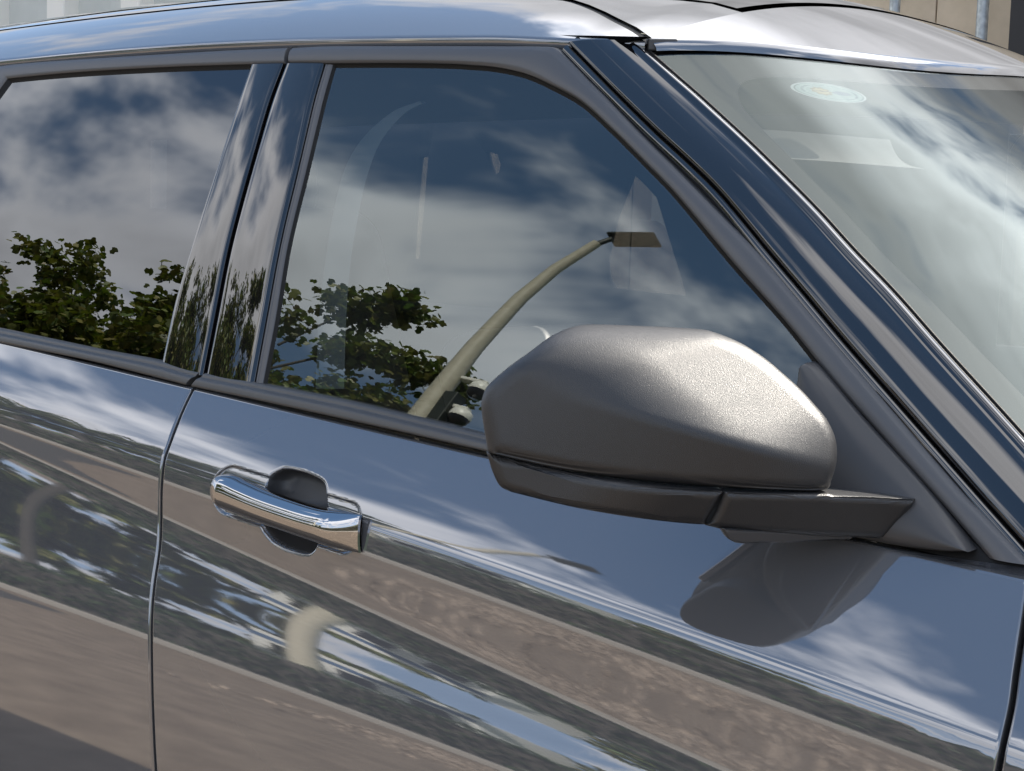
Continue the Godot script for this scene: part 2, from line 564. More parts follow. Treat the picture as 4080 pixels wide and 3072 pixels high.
func x_at(d: PackedVector2Array, y: float) -> float:
	# d runs downwards
	if y >= d[0].y:
		var s0 := (d[0].x - d[6].x) / (d[0].y - d[6].y)
		return d[0].x + (y - d[0].y) * s0
	for i in d.size() - 1:
		if d[i + 1].y <= y:
			return lerpf(d[i].x, d[i + 1].x, (d[i].y - y) / maxf(d[i].y - d[i + 1].y, 1e-9))
	var m := d.size() - 1
	var s := (d[m].x - d[m - 6].x) / (d[m].y - d[m - 6].y)
	return d[m].x + (y - d[m].y) * s * 0.5


func y_at(d: PackedVector2Array, x: float) -> float:
	for i in d.size() - 1:
		if d[i + 1].x >= x:
			return lerpf(d[i].y, d[i + 1].y, clampf((x - d[i].x) / maxf(d[i + 1].x - d[i].x, 1e-9), -3.0, 1.0))
	return d[d.size() - 1].y


# ------------------------------------------------------------------ the car's surfaces
func zb(x: float) -> float:
	return 0.879 - 0.022 * (x - 0.15) * (x - 0.15)


func zt(x: float) -> float:
	return 0.664 - 0.030 * (x - 0.1) * (x - 0.1)


# side of the cabin: glass, frames and pillars
func gz(x: float, y: float) -> float:
	var t := (y - 1.10) / 0.475
	return zb(x) + (zt(x) - zb(x)) * t + 0.032 * t * (1.0 - t)


func y_belt(x: float) -> float:
	return 1.1165 - 0.0655 * x


func tilts(x: float) -> Array:
	var y1 := 1.021 - 0.085 * x - 0.02 * x * x
	var y2 := 0.938 - 0.158 * x + 0.01 * x * x
	var y3 := minf(0.846 - 0.066 * x - 0.018 * x * x, y2 - 0.03)
	var h1 := 6.6 + 1.6 * x + 0.4 * x * x
	var h2 := 8.1 + 3.0 * x
	var h3 := 10.0 + 0.9 * x
	var ys := PackedFloat64Array([y3 - 0.7, y3 - 0.40, y3 - 0.14, y3, (y2 + y3) * 0.5, y2, (y1 + y2) * 0.5, y1, y1 + 0.02, y_belt(x), 1.30])
	var ts := PackedFloat64Array([-12.0, -7.0, 1.5, h3, h2 + 6.0, h2, h1 - 5.0, h1, 30.0, 36.0, 38.0])
	var d := PackedFloat64Array()
	for i in 10:
		d.append((ts[i + 1] - ts[i]) / (ys[i + 1] - ys[i]))
	var m := PackedFloat64Array()
	m.resize(11)
	m[0] = d[0]
	m[10] = d[9]
	for i in range(1, 10):
		if d[i - 1] * d[i] > 0.0:
			var a := ys[i] - ys[i - 1]
			var b := ys[i + 1] - ys[i]
			var w1 := 2.0 * b + a
			var w2 := b + 2.0 * a
			m[i] = (w1 + w2) / (w1 / d[i - 1] + w2 / d[i])
	return [ys, ts, m]


func tilt_in(k: Array, y: float) -> float:
	var ys: PackedFloat64Array = k[0]
	var ts: PackedFloat64Array = k[1]
	var m: PackedFloat64Array = k[2]
	var i := 0
	while i < 9 and ys[i + 1] < y:
		i += 1
	var h := ys[i + 1] - ys[i]
	var t := (y - ys[i]) / h
	return (1.0 + 2.0 * t) * (1.0 - t) * (1.0 - t) * ts[i] + t * (1.0 - t) * (1.0 - t) * h * m[i] + t * t * (3.0 - 2.0 * t) * ts[i + 1] + t * t * (t - 1.0) * h * m[i + 1]


func make_tables() -> void:
	d_shut_b = dense(SHUT_B, 300)
	d_shut_f = dense(SHUT_F, 200)
	table_z.resize(TNX * TNY)
	table_zx.resize(TNX * TNY)
	for a in TNX:
		var x := TX0 + a * TDX
		var k := tilts(x)
		var z := 0.0
		var last := tan(deg_to_rad(tilt_in(k, TY0)))
		table_z[a * TNY] = 0.0
		for b in range(1, TNY):
			var now := tan(deg_to_rad(tilt_in(k, TY0 + b * TDY)))
			z += (now + last) * 0.5 * TDY
			last = now
			table_z[a * TNY + b] = z
		var yb := y_belt(x)
		var v := (yb - TY0) / TDY
		var j := int(v)
		var zmid := lerpf(table_z[a * TNY + j], table_z[a * TNY + j + 1], v - j)
		var z0 := gz(x, yb) + 0.004
		for b in TNY:
			table_z[a * TNY + b] = z0 + zmid - table_z[a * TNY + b]
	for a in TNX:
		var l := maxi(a - 1, 0)
		var r := mini(a + 1, TNX - 1)
		for b in TNY:
			table_zx[a * TNY + b] = (table_z[r * TNY + b] - table_z[l * TNY + b]) / ((r - l) * TDX)


func look_up(t: PackedFloat32Array, x: float, y: float) -> float:
	var u := clampf((x - TX0) / TDX, 0.0, TNX - 1.001)
	var v := clampf((y - TY0) / TDY, 0.0, TNY - 1.001)
	var i := int(u)
	var j := int(v)
	var a := u - i
	var b := v - j
	var k := i * TNY + j
	return (t[k] * (1.0 - a) + t[k + TNY] * a) * (1.0 - b) + (t[k + 1] * (1.0 - a) + t[k + TNY + 1] * a) * b


# side of the body below the windows
func lz(x: float, y: float) -> float:
	return look_up(table_z, x, y)


func ln(x: float, y: float, k: Array) -> Vector3:
	return Vector3(-look_up(table_zx, x, y), tan(deg_to_rad(tilt_in(k, y))), 1.0).normalized()


# roof
func interp(xs: Array, ys: Array, x: float) -> float:
	if x <= xs[0]:
		return ys[0]
	for i in xs.size() - 1:
		if x <= xs[i + 1]:
			return lerpf(ys[i], ys[i + 1], (x - xs[i]) / (xs[i + 1] - xs[i]))
	return ys[ys.size() - 1]


var c_drip: Curve
func smooth_interp(pts: Array, x: float) -> float:
	# Catmull-Rom through [x, y] knots
	var n := pts.size()
	if x <= pts[0][0]:
		return pts[0][1]
	if x >= pts[n - 1][0]:
		return pts[n - 1][1] + (x - pts[n - 1][0]) * (pts[n - 1][1] - pts[n - 2][1]) / (pts[n - 1][0] - pts[n - 2][0])
	var i := 0
	while pts[i + 1][0] < x:
		i += 1
	var h: float = pts[i + 1][0] - pts[i][0]
	var t: float = (x - pts[i][0]) / h
	var s0: float = (pts[i + 1][1] - pts[maxi(i - 1, 0)][1]) / (pts[i + 1][0] - pts[maxi(i - 1, 0)][0])
	var s1: float = (pts[mini(i + 2, n - 1)][1] - pts[i][1]) / (pts[mini(i + 2, n - 1)][0] - pts[i][0])
	return (1.0 + 2.0 * t) * (1.0 - t) * (1.0 - t) * pts[i][1] + t * (1.0 - t) * (1.0 - t) * h * s0 + t * t * (3.0 - 2.0 * t) * pts[i + 1][1] + t * t * (t - 1.0) * h * s1


const DRIP_Y = [[-2.1, 1.50], [-1.4, 1.54], [-0.72, 1.557], [-0.331, 1.566], [-0.058, 1.566], [0.276, 1.559], [0.397, 1.552], [0.501, 1.546], [0.75, 1.4745]]
const DRIP_Z = [[-2.1, 0.59], [-1.4, 0.62], [-0.72, 0.653], [-0.33, 0.663], [-0.06, 0.668], [0.27, 0.672], [0.4, 0.670], [0.5, 0.655], [0.75, 0.63]]


func roof_y(x: float, q: float) -> float:
	var s := 1.0 - pow(1.0 - clampf((0.75 - x) / 1.304, 0.0, 1.0), 3.185)
	var h := 0.08 + 0.0548 * s
	h -= 0.05 * smoothstep(-0.6, -2.1, x)
	return smooth_interp(DRIP_Y, x) + h * (1.0 - pow(absf(q), 1.709 + 1.853 * s))


func roof_p(x: float, q: float, up := 0.0) -> Vector3:
	var z := q * smooth_interp(DRIP_Z, x)
	return Vector3(x, roof_y(x, q) + up, z if q > 0.0 else z / FAR_SIDE)


func header_x(q: float) -> float:
	return 0.50 + 0.24 * (1.0 - pow(minf(absf(q), 1.0), 3.5))


# windscreen: s runs down from the roof, w from -1 (far side) to 1 (near side)
var gr3: PackedVector3Array
var gr_cum: PackedFloat32Array


func edge3(s: float) -> Vector3:
	if gr3.is_empty():
		for p in even(GLOSS_R, 60):
			gr3.append(Vector3(p.x, p.y, gz(p.x, p.y) - 0.03))
		gr_cum.append(0.0)
		for i in range(1, 60):
			gr_cum.append(gr_cum[i - 1] + gr3[i].distance_to(gr3[i - 1]))
	var t := s * gr_cum[59]
	if t >= gr_cum[59]:
		return gr3[59] + (gr3[59] - gr3[50]).normalized() * (t - gr_cum[59])
	var i := 0
	while i < 58 and gr_cum[i + 1] < t:
		i += 1
	return gr3[i].lerp(gr3[i + 1], (t - gr_cum[i]) / (gr_cum[i + 1] - gr_cum[i]))


func wind(s: float, w: float, inset := 0.0) -> Vector3:
	var e := edge3(s)
	var aw := minf(absf(w), 1.0)
	var hx := header_x(w)
	var dy := roof_y(hx, aw * 0.66 / smooth_interp(DRIP_Z, hx)) - roof_y(0.5, 1.0)
	var k := 3.5 - 1.1 * clampf(s, 0.0, 1.0)
	var p := Vector3(e.x + 0.235 * (1.0 - pow(aw, k)), e.y + dy, e.z * w * (1.0 / FAR_SIDE if w < 0.0 else 1.0))
	return p - Vector3(0.6, 0.75, 0.0).normalized() * inset


# ------------------------------------------------------------------ strips on the cabin side
# profile: [share across, height in metres]; a skirt goes inwards at both edges and both ends
func profile(bulge: float, r: float, skirt: float, width: float, n := 8) -> Array:
	var o := [[0.0, -skirt], [0.0, -r]]
	var e := r / width
	o.append([e * 0.3, -r * 0.3])
	o.append([e, 0.0])
	for i in n + 1:
		var t := lerpf(e * 1.4, 1.0 - e * 1.4, float(i) / n)
		o.append([t, bulge * 4.0 * t * (1.0 - t)])
	o.append([1.0 - e, 0.0])
	o.append([1.0 - e * 0.3, -r * 0.3])
	o.append([1.0, -r])
	o.append([1.0, -skirt])
	return o


func ribbon(a: PackedVector2Array, b: PackedVector2Array, prof: Array, off_a := 0.0, off_b := 0.0, lower := false, cap := 0.012, nudge := Vector3.ZERO) -> Soup:
	var s := Soup.new()
	var p := PackedVector3Array()
	var rows := a.size()
	for i in range(-2, rows + 2):
		var k := clampi(i, 0, rows - 1)
		var down := 0.0
		if i == -2 or i == rows + 1:
			down = cap
		for c in prof:
			var q := a[k].lerp(b[k], c[0])
			var z := lz(q.x, q.y) if lower else gz(q.x, q.y)
			p.append(Vector3(q.x, q.y, z + lerpf(off_a, off_b, c[0]) + c[1] - down) + nudge)
	s.grid(p, rows + 4, prof.size(), Vector3(0.1, 0.3, 1.0))
	return s


func shifted(a: PackedVector2Array, by: Vector2) -> PackedVector2Array:
	var o := PackedVector2Array()
	for p in a:
		o.append(p + by)
	return o


# a copy of the curve moved sideways by d (positive: to the left of its direction)
func aside(a: PackedVector2Array, d: float) -> PackedVector2Array:
	var o := PackedVector2Array()
	for i in a.size():
		var t := (a[mini(i + 1, a.size() - 1)] - a[maxi(i - 1, 0)]).normalized()
		o.append(a[i] + Vector2(-t.y, t.x) * d)
	return o


# ------------------------------------------------------------------ body panels
func sd_poly(p: PackedVector2Array, q: Vector2) -> float:
	var d := 1e9
	var inside := false
	var n := p.size()
	for i in n:
		var a := p[i]
		var b := p[(i + 1) % n]
		var e := b - a
		var w := q - a
		d = minf(d, (w - e * clampf(w.dot(e) / e.length_squared(), 0.0, 1.0)).length_squared())
		if (a.y > q.y) != (b.y > q.y) and q.x < e.x * (q.y - a.y) / e.y + a.x:
			inside = not inside
	return -sqrt(d) if inside else sqrt(d)


var bowl_t: PackedVector2Array
var bowl_b: PackedVector2Array


func recess(x: float, y: float) -> float:
	# how far the door skin is pressed in round the handle
	if x < 0.05 or x > 0.36 or y < 0.91 or y > 1.06:
		return 0.0
	if bowl_t.is_empty():
		bowl_t = even(BOWL_TOP + [BOWL_TOP[0]], 60)
		bowl_b = even(BOWL_BOT + [BOWL_BOT[0]], 60)
	var q := Vector2(x, y)
	var dd := -minf(sd_poly(bowl_t, q), sd_poly(bowl_b, q))
	var o := 0.0
	if dd > 0.0:
		o = 0.004 - sqrt(maxf(0.016e-3 - minf(dd, 0.004) * minf(dd, 0.004), 0.0))
		if dd > 0.004:
			o += 0.028 * (1.0 - exp(-(dd - 0.004) / 0.005))
	# shallow seat round the ends of the handle
	var cap := Vector2(clampf(x, 0.118, 0.311), 1.0057 - 0.085 * (clampf(x, 0.118, 0.311) - 0.118))
	var dc := q.distance_to(cap) - 0.0300
	return maxf(o, 0.0035 * smoothstep(0.0, -0.0035, dc))


func lines(a: float, b: float, coarse: float, fine_a := 0.0, fine_b := 0.0, fine := 0.0) -> PackedFloat32Array:
	var o := PackedFloat32Array()
	var x := a
	while x < b - 1e-6:
		o.append(x)
		x += fine if fine > 0.0 and x >= fine_a - 1e-6 and x < fine_b else coarse
	o.append(b)
	return o


# panel between the curves xl(y) and xr(y) and from y0 up to the belt; u and v run in millimetre-like shares
func panel(left: Callable, right: Callable, y0: float, with_handle: bool, r := 0.0032) -> Soup:
	var s := Soup.new()
	var us := PackedFloat32Array()
	var ymid := 0.98
	var xl: float = left.call(ymid)
	var xr: float = right.call(ymid)
	var w := xr - xl
	for k in 5:
		us.append(r * (1.0 - cos(PI * 0.5 * k / 5.0)) / w)
	if with_handle:
		for x in lines(xl + r, xr - r, 0.012, 0.05, 0.345, 0.0016):
			us.append((x - xl) / w)
	else:
		for x in lines(xl + r, xr - r, 0.012):
			us.append((x - xl) / w)
	for k in range(4, -1, -1):
		us.append(1.0 - r * (1.0 - cos(PI * 0.5 * k / 5.0)) / w)
	var vs := lines(y0, 1.2, 0.008, 0.915, 1.055, 0.0016) if with_handle else lines(y0, 1.2, 0.006)
	var p := PackedVector3Array()
	var nn := PackedVector3Array()
	var nu := us.size() + 2
	var ys := PackedFloat32Array()
	for v in vs:
		if v < 1.06 - 0.008:
			ys.append(v)
	var nv := ys.size() + 12
	for i in range(-1, us.size() + 1):
		var u := us[clampi(i, 0, us.size() - 1)]
		var xx := lerpf(xl, xr, u)
		# heights: fixed lines low down, then a few that follow the belt, and the rolled edge
		var top := y_belt(xx) - 0.0035
		var hs := PackedFloat32Array()
		var squeeze := (top - 0.006 - y0) / (ys[ys.size() - 1] + 0.008 - y0)
		for v in ys:
			hs.append(v if not with_handle and squeeze == 1.0 else v)
		var last := ys[ys.size() - 1]
		for k in 6:
			hs.append(lerpf(last, top - r, (k + 1) / 6.0))
		for k in 5:
			hs.append(top - r * (1.0 - sin(PI * 0.5 * (k + 1) / 5.0)))
		hs.append(top)
		for j in nv:
			var y := hs[j]
			var x := lerpf(left.call(y), right.call(y), u)
			var d := 0.0
			var n := ln(x, y, tilts(x)) if (i + j) % 1 == 0 else Vector3.BACK
			var ex := minf(u * w, (1.0 - u) * w)
			var ey := top - y
			var side := -1.0 if u < 0.5 else 1.0
			if ex < r:
				var t := 1.0 - ex / r
				d += r - r * sqrt(maxf(1.0 - t * t, 0.0))
				n = (n * sqrt(maxf(1.0 - t * t, 0.0)) + Vector3(side * t, 0, 0)).normalized()
			if ey < r:
				var t := 1.0 - ey / r
				d += r - r * sqrt(maxf(1.0 - t * t, 0.0))
				n = (n * sqrt(maxf(1.0 - t * t, 0.0)) + Vector3(0, t, 0)).normalized()
			if with_handle and x > 0.05 and x < 0.36 and y > 0.91 and y < 1.06:
				var e := 0.0008
				var q := recess(x, y)
				d += q
				var gx := (recess(x + e, y) - recess(x - e, y)) / (2.0 * e)
				var gy := (recess(x, y + e) - recess(x, y - e)) / (2.0 * e)
				n = (n / n.z + Vector3(gx, gy, 0)).normalized()
			if i == -1 or i == us.size():
				d += 0.016
			if j == nv - 1:
				d += 0.012
			p.append(Vector3(x, y, lz(x, y) - d))
			nn.append(n)
	s.grid(p, nu, nv, Vector3.BACK, false, nn)
	return s


# ------------------------------------------------------------------ pillowy solids (mirror)
const MIRROR_AT := Vector3(0.80, 1.16, 1.018)


func mirror_p(u: float, v: float, w: float) -> Vector3:
	return MIRROR_AT + Vector3(0.7, 0, -0.714) * u + Vector3(0, v, 0) + Vector3(0.714, 0, 0.7) * w


func smin(a: float, b: float, k: float) -> float:
	var h := clampf(0.5 + 0.5 * (b - a) / k, 0.0, 1.0)
	return lerpf(b, a, h) - k * h * (1.0 - h)


func cap_height(u: float, v: float) -> float:
	var crease := 0.002 - 0.040 * (u + 0.19)
	var up := 0.056 - 0.88 * (v - crease) - 0.22 * (u - 0.03)
	var low := 0.056 + 0.20 * (v - crease)
	var left := 0.054 + 0.36 * (u + 0.06) - 0.10 * v
	var right := 0.052 - 0.60 * (u - 0.104)
	var top := 0.030 - 2.2 * (v - 0.066)
	return smin(smin(smin(up, low, 0.007), top, 0.03), smin(left, right, 0.03), 0.045)


func low_height(u: float, v: float) -> float:
	var face := 0.046 + 0.45 * (v + 0.06)
	var left := 0.050 + 0.42 * (u + 0.06)
	return smin(face, left, 0.02)


func arm_height(u: float, v: float) -> float:
	var face := 0.048 + 0.40 * (v + 0.06) - 0.12 * maxf(u - 0.03, 0.0)
	return face


func under_height(u: float, v: float) -> float:
	return 0.036 + 0.3 * (v + 0.1) - 0.25 * maxf(u - 0.03, 0.0)


func pillow(arr: Array, centre: Vector2, height: Callable, r: float, back: float, n_round := 220, smooth_outline := true) -> Soup:
	var s := Soup.new()
	var o := even(arr + [arr[0]], n_round) if smooth_outline else straight(arr + [arr[0]], n_round)
	o[n_round - 1] = o[0]
	var rings := PackedFloat32Array()
	for k in 26:
		rings.append(0.86 * k / 25.0)
	for k in 14:
		rings.append(0.86 + 0.14 * sin(PI * 0.5 * (k + 1) / 14.0))
	var p := PackedVector3Array()
	var nr := rings.size() + 9
	for i in n_round:
		var rim := o[i]
		var edge: float = height.call(rim.x, rim.y)
		for t in rings:
			var q := centre.lerp(rim, t)
			var d := q.distance_to(rim)
			# nearest rim point, looked for nearby, so that the round is as wide everywhere
			for m in range(-12, 13, 2):
				d = minf(d, q.distance_to(o[(i + m + n_round - 1) % (n_round - 1)]))
			var h: float = height.call(q.x, q.y)
			if d < r:
				var f := 1.0 - d / r
				h -= r * (1.0 - sqrt(maxf(1.0 - f * f, 0.0)))
			p.append(mirror_p(q.x, q.y, h))
		for k in 9:
			var an := PI * 0.5 * (k + 1) / 9.0
			var b1 := centre.lerp(rim, pow(cos(an), 0.7))
			p.append(mirror_p(b1.x, b1.y, lerpf(edge - r, back, sin(an))))
	s.grid(p, n_round, nr, mirror_p(centre.x, centre.y, 0.0), true, PackedVector3Array(), true)
	return s


func straight(arr: Array, n: int) -> PackedVector2Array:
	var k := vec2s(arr)
	var cum := PackedFloat32Array([0.0])
	for i in range(1, k.size()):
		cum.append(cum[i - 1] + k[i].distance_to(k[i - 1]))
	var o := PackedVector2Array()
	var j := 0
	for i in n:
		var t := cum[cum.size() - 1] * i / (n - 1)
		while j < k.size() - 2 and cum[j + 1] < t:
			j += 1
		o.append(k[j].lerp(k[j + 1], clampf((t - cum[j]) / maxf(cum[j + 1] - cum[j], 1e-9), 0.0, 1.0)))
	return o


# ------------------------------------------------------------------ the car
func build_car() -> void:
	var car := thing("parked_car", "dark grey glossy car seen close at its front door and wing mirror", "car")
	body_shell(car)
	doors(car)
	roof(car)
	pillar_and_screen(car)
	wing_mirror(car)
	cabin(car)
	wheels(car)


func body_shell(car: Node3D) -> void:
	# dark structure behind the gaps between the panels
	var s := Soup.new()
	var xs := lines(-1.55, 1.8, 0.05)
	var p := PackedVector3Array()
	for x in xs:
		for k in 30:
			var y := lerpf(0.28, y_belt(x) - 0.006, k / 29.0)
			var inx := x > 0.03 and x < 0.4
			p.append(Vector3(x, y, lz(x, y) - (0.06 if inx else 0.03)))
	s.grid(p, xs.size(), 30, Vector3.BACK)
	s.rbox(Vector3(0.05, 0.45, -0.0), Vector3(4.3, 0.42, 1.62), 0.08)
	obj("body_shell", s.mesh(), M.dark_gap, car)
	# bonnet and far side, out of the picture but part of what stands there
	var far := Soup.new()
	far.rbox(Vector3(-0.2, 0.68, -0.89), Vector3(4.2, 0.72, 0.10), 0.05)
	far.rbox(Vector3(-2.15, 0.75, 0.0), Vector3(0.4, 0.9, 1.78), 0.12)
	obj("far_side_panel", far.mesh(), M.grey_paint, car)
	var bon := Soup.new()
	var bp := PackedVector3Array()
	for i in 25:
		for j in 25:
			var z := lerpf(-0.86, 0.86, j / 24.0)
			var x := lerpf(1.46 - 0.12 * z * z, 2.35 - 0.3 * z * z, i / 24.0)
			bp.append(Vector3(x, 1.03 - 0.09 * pow(i / 24.0, 2.0) - 0.06 * pow(absf(z) / 0.86, 3.0), z))
	bon.grid(bp, 25, 25, Vector3.UP)
	obj("bonnet", bon.mesh(), M.grey_paint, car)
	var nose := Soup.new()
	nose.rbox(Vector3(2.12, 0.66, 0.0), Vector3(0.5, 0.55, 1.72), 0.12)
	obj("bumper", nose.mesh(), M.grey_paint, car)
	# rubber and shadow behind the window frames
	var g := Soup.new()
	var a := even(ROOF_LOW, 60)
	var b := even(FRAME_OUT_R + FRAME_OUT.slice(0, 7), 60)
	var r1 := ribbon(shifted(a, Vector2(0, 0.006)), shifted(b, Vector2(0, -0.012)), [[0.0, -0.012], [0.5, -0.014], [1.0, -0.012]])
	obj("roof_seal", r1.mesh(), M.dark_gap, car)
	var st := even(SHUT_TOP, 40)
	var r2 := ribbon(shifted(st, Vector2(-0.05, 0)), shifted(st, Vector2(0.07, 0)), [[0.0, -0.014], [0.5, -0.014], [1.0, -0.014]])
	obj("pillar_seal", r2.mesh(), M.dark_gap, car)
	var fo := even(FRAME_OUT.slice(6), 60)
	var gl := even(GLOSS_L, 60)
	var r3 := ribbon(aside(fo, -0.012), aside(gl, 0.010), [[0.0, -0.008], [0.5, -0.010], [1.0, -0.008]])
	obj("pillar_gap_seal", r3.mesh(), M.rubber, car)
	# a slim shiny lip along the seal
	var r4 := ribbon(aside(gl, -0.014), aside(gl, -0.003), profile(0.002, 0.0015, 0.006, 0.011, 4), -0.005, -0.003)
	obj("seal_lip", r4.mesh(), M.gloss_black, car)


func doors(car: Node3D) -> void:
	var bl := func(y: float) -> float: return x_at(d_shut_b, y) + 0.0022
	var br := func(y: float) -> float: return x_at(d_shut_b, y) - 0.0022
	var fl := func(y: float) -> float: return x_at(d_shut_f, y) + 0.0022
	var fr := func(y: float) -> float: return x_at(d_shut_f, y) - 0.0024
	var front := obj("front_door", panel(bl, fr, 0.3, true).mesh(), M.grey_paint, car)
	var rear := obj("rear_door", panel(func(_y: float) -> float: return -1.35, br, 0.3, false).mesh(), M.grey_paint, car)
	obj("front_wing", panel(fl, func(_y: float) -> float: return 1.58, 0.42, false).mesh(), M.grey_paint, car)
	# black liner of the recess, just under the skin except where the skin is pressed in
	var lining := Soup.new()
	var lp := PackedVector3Array()
	var lx := lines(0.148, 0.298, 0.0016)
	var ly := lines(0.930, 1.048, 0.0016)
	for x in lx:
		for y in ly:
			lp.append(Vector3(x, y, lz(x, y) - maxf(recess(x, y) - 0.0008, 0.0042)))
	lining.grid(lp, lx.size(), ly.size(), Vector3.BACK)
	obj("handle_recess", lining.mesh(), M.smooth_plastic, front)
	obj("rear_quarter", panel(func(_y: float) -> float: return -1.585, func(_y: float) -> float: return -1.3535, 0.42, false).mesh(), M.grey_paint, car)
	handle(front)
	# belt mouldings under the windows
	var pr := [[0.0, -0.014], [0.0, -0.001], [0.02, 0.0015], [0.10, 0.0030], [0.26, 0.0032], [0.31, 0.0030], [0.35, 0.0048], [0.40, 0.0075], [0.46, 0.0086], [0.6, 0.0090], [0.8, 0.0088], [0.93, 0.0078], [0.99, 0.005], [1.0, 0.001], [1.0, -0.014]]
	obj("belt_moulding", ribbon(even(BELT_HI, 90), even(BELT_LO, 90), pr).mesh(), M.belt_black, front)
	obj("belt_moulding", ribbon(even(BELT_HI_R, 60), even(BELT_LO_R, 60), pr).mesh(), M.belt_black, rear)
	# window frames
	var fo := even_by_knots(FRAME_OUT, 160)
	var fi := even_by_knots(FRAME_IN, 160)
	obj("window_frame", ribbon(fo, fi, profile(0.0035, 0.003, 0.016, 0.03, 10)).mesh(), M.satin_black, front)
	obj("window_seal", ribbon(fi, aside(fi, -0.0075), [[0.0, -0.002], [0.4, -0.006], [1.0, -0.0085]]).mesh(), M.rubber, front)
	var ro := even_by_knots(FRAME_OUT_R, 60)
	var ri := even_by_knots(FRAME_IN_R, 60)
	obj("window_frame", ribbon(ro, ri, profile(0.002, 0.003, 0.016, 0.025, 8)).mesh(), M.satin_black, rear)
	obj("window_seal", ribbon(ri, aside(ri, -0.009), [[0.0, -0.002], [0.4, -0.006], [1.0, -0.0085]]).mesh(), M.rubber, rear)
	# rear edge of the rear door's window
	var re_o := dense([[-0.708, 1.547], [-0.743, 1.50], [-0.793, 1.42], [-0.858, 1.31], [-0.948, 1.165]], 40)
	var re_i := dense([[-0.676, 1.530], [-0.704, 1.475], [-0.748, 1.40], [-0.811, 1.29], [-0.896, 1.165]], 40)
	obj("window_frame", ribbon(re_o, re_i, profile(0.002, 0.003, 0.016, 0.03, 6)).mesh(), M.satin_black, rear)
	obj("window_seal", ribbon(re_i, aside(re_i, 0.013), [[0.0, -0.002], [0.4, -0.006], [1.0, -0.0085]]).mesh(), M.rubber, rear)
	var q_o := dense([[-0.99, 1.53], [-1.03, 1.45], [-1.10, 1.31], [-1.19, 1.165]], 30)
	var q_i := dense([[-0.705, 1.547], [-0.74, 1.49], [-0.82, 1.36], [-0.945, 1.165]], 30)
	obj("rear_quarter_trim", ribbon(q_o, q_i, profile(0.003, 0.003, 0.016, 0.2, 8), -0.003, -0.003).mesh(), M.gloss_black, car)
	# gloss black trims on the pillar between the doors
	var st := even_by_knots(SHUT_TOP.slice(1), 60)
	obj("pillar_trim", ribbon(even_by_knots(TRIM_L, 60), shifted(st, Vector2(-0.0028, 0)), profile(0.0016, 0.0035, 0.016, 0.065, 14), 0.001, 0.001).mesh(), M.gloss_black, rear)
	var tr := even_by_knots(TRIM_R, 60)
	obj("pillar_trim", ribbon(shifted(st, Vector2(0.0028, 0)), tr, profile(0.0018, 0.004, 0.016, 0.07, 14), 0.001, 0.0).mesh(), M.gloss_black, front)
	var sr := even_by_knots(SEAL_R, 60)
	obj("window_channel", ribbon(shifted(tr, Vector2(0.0008, 0)), sr, [[0.0, -0.010], [0.0, -0.004], [0.15, -0.0028], [0.32, -0.003], [0.36, -0.0045], [0.42, -0.003], [0.9, -0.0035], [1.0, -0.005], [1.0, -0.012]]).mesh(), M.satin_black, front)
	var ds := even_by_knots(SEAL_R, 60)
	obj("window_seal", ribbon(shifted(ds, Vector2(0.0005, 0)), shifted(ds, Vector2(0.005, 0)), [[0.0, -0.004], [1.0, -0.0085]]).mesh(), M.rubber, front)
	# glass
	var wl := even_by_knots(SEAL_R, 80)
	var g := Soup.new()
	var p := PackedVector3Array()
	var fi2 := dense(FRAME_IN, 300)
	for i in 61:
		for j in 81:
			var u := i / 60.0
			var y := lerpf(1.045, 1.537, j / 80.0)
			var xl := x_at(wl, y) - 0.006
			var xr := xl + 0.02
			for k in range(fi2.size() - 1, 0, -1):
				if fi2[k].y < y and fi2[k - 1].y >= y:
					xr = maxf(fi2[k].x + 0.008, xr)
					break
			if y < fi2[299].y:
				xr = 1.03
			if y >= 1.5334:
				xr = xl + 0.05
			var x := lerpf(xl, xr, u)
			p.append(Vector3(x, y, gz(x, y) - 0.0075))
	g.grid(p, 61, 81, Vector3.BACK)
	obj("window_glass", g.mesh(), M.front_glass, front)
	var g2 := Soup.new()
	p = PackedVector3Array()
	for i in 61:
		for j in 61:
			var y := lerpf(1.12, 1.540, j / 60.0)
			var t := (y - 1.165) / (1.53 - 1.165)
			var x := lerpf(lerpf(-0.91, -0.69, t), lerpf(-0.085, -0.115, t), i / 60.0)
			p.append(Vector3(x, y, gz(x, y) - 0.0075))
	g2.grid(p, 61, 61, Vector3.BACK)
	obj("window_glass", g2.mesh(), M.privacy_glass, rear)


func even_by_knots(arr: Array, n: int) -> PackedVector2Array:
	return dense(arr, n)


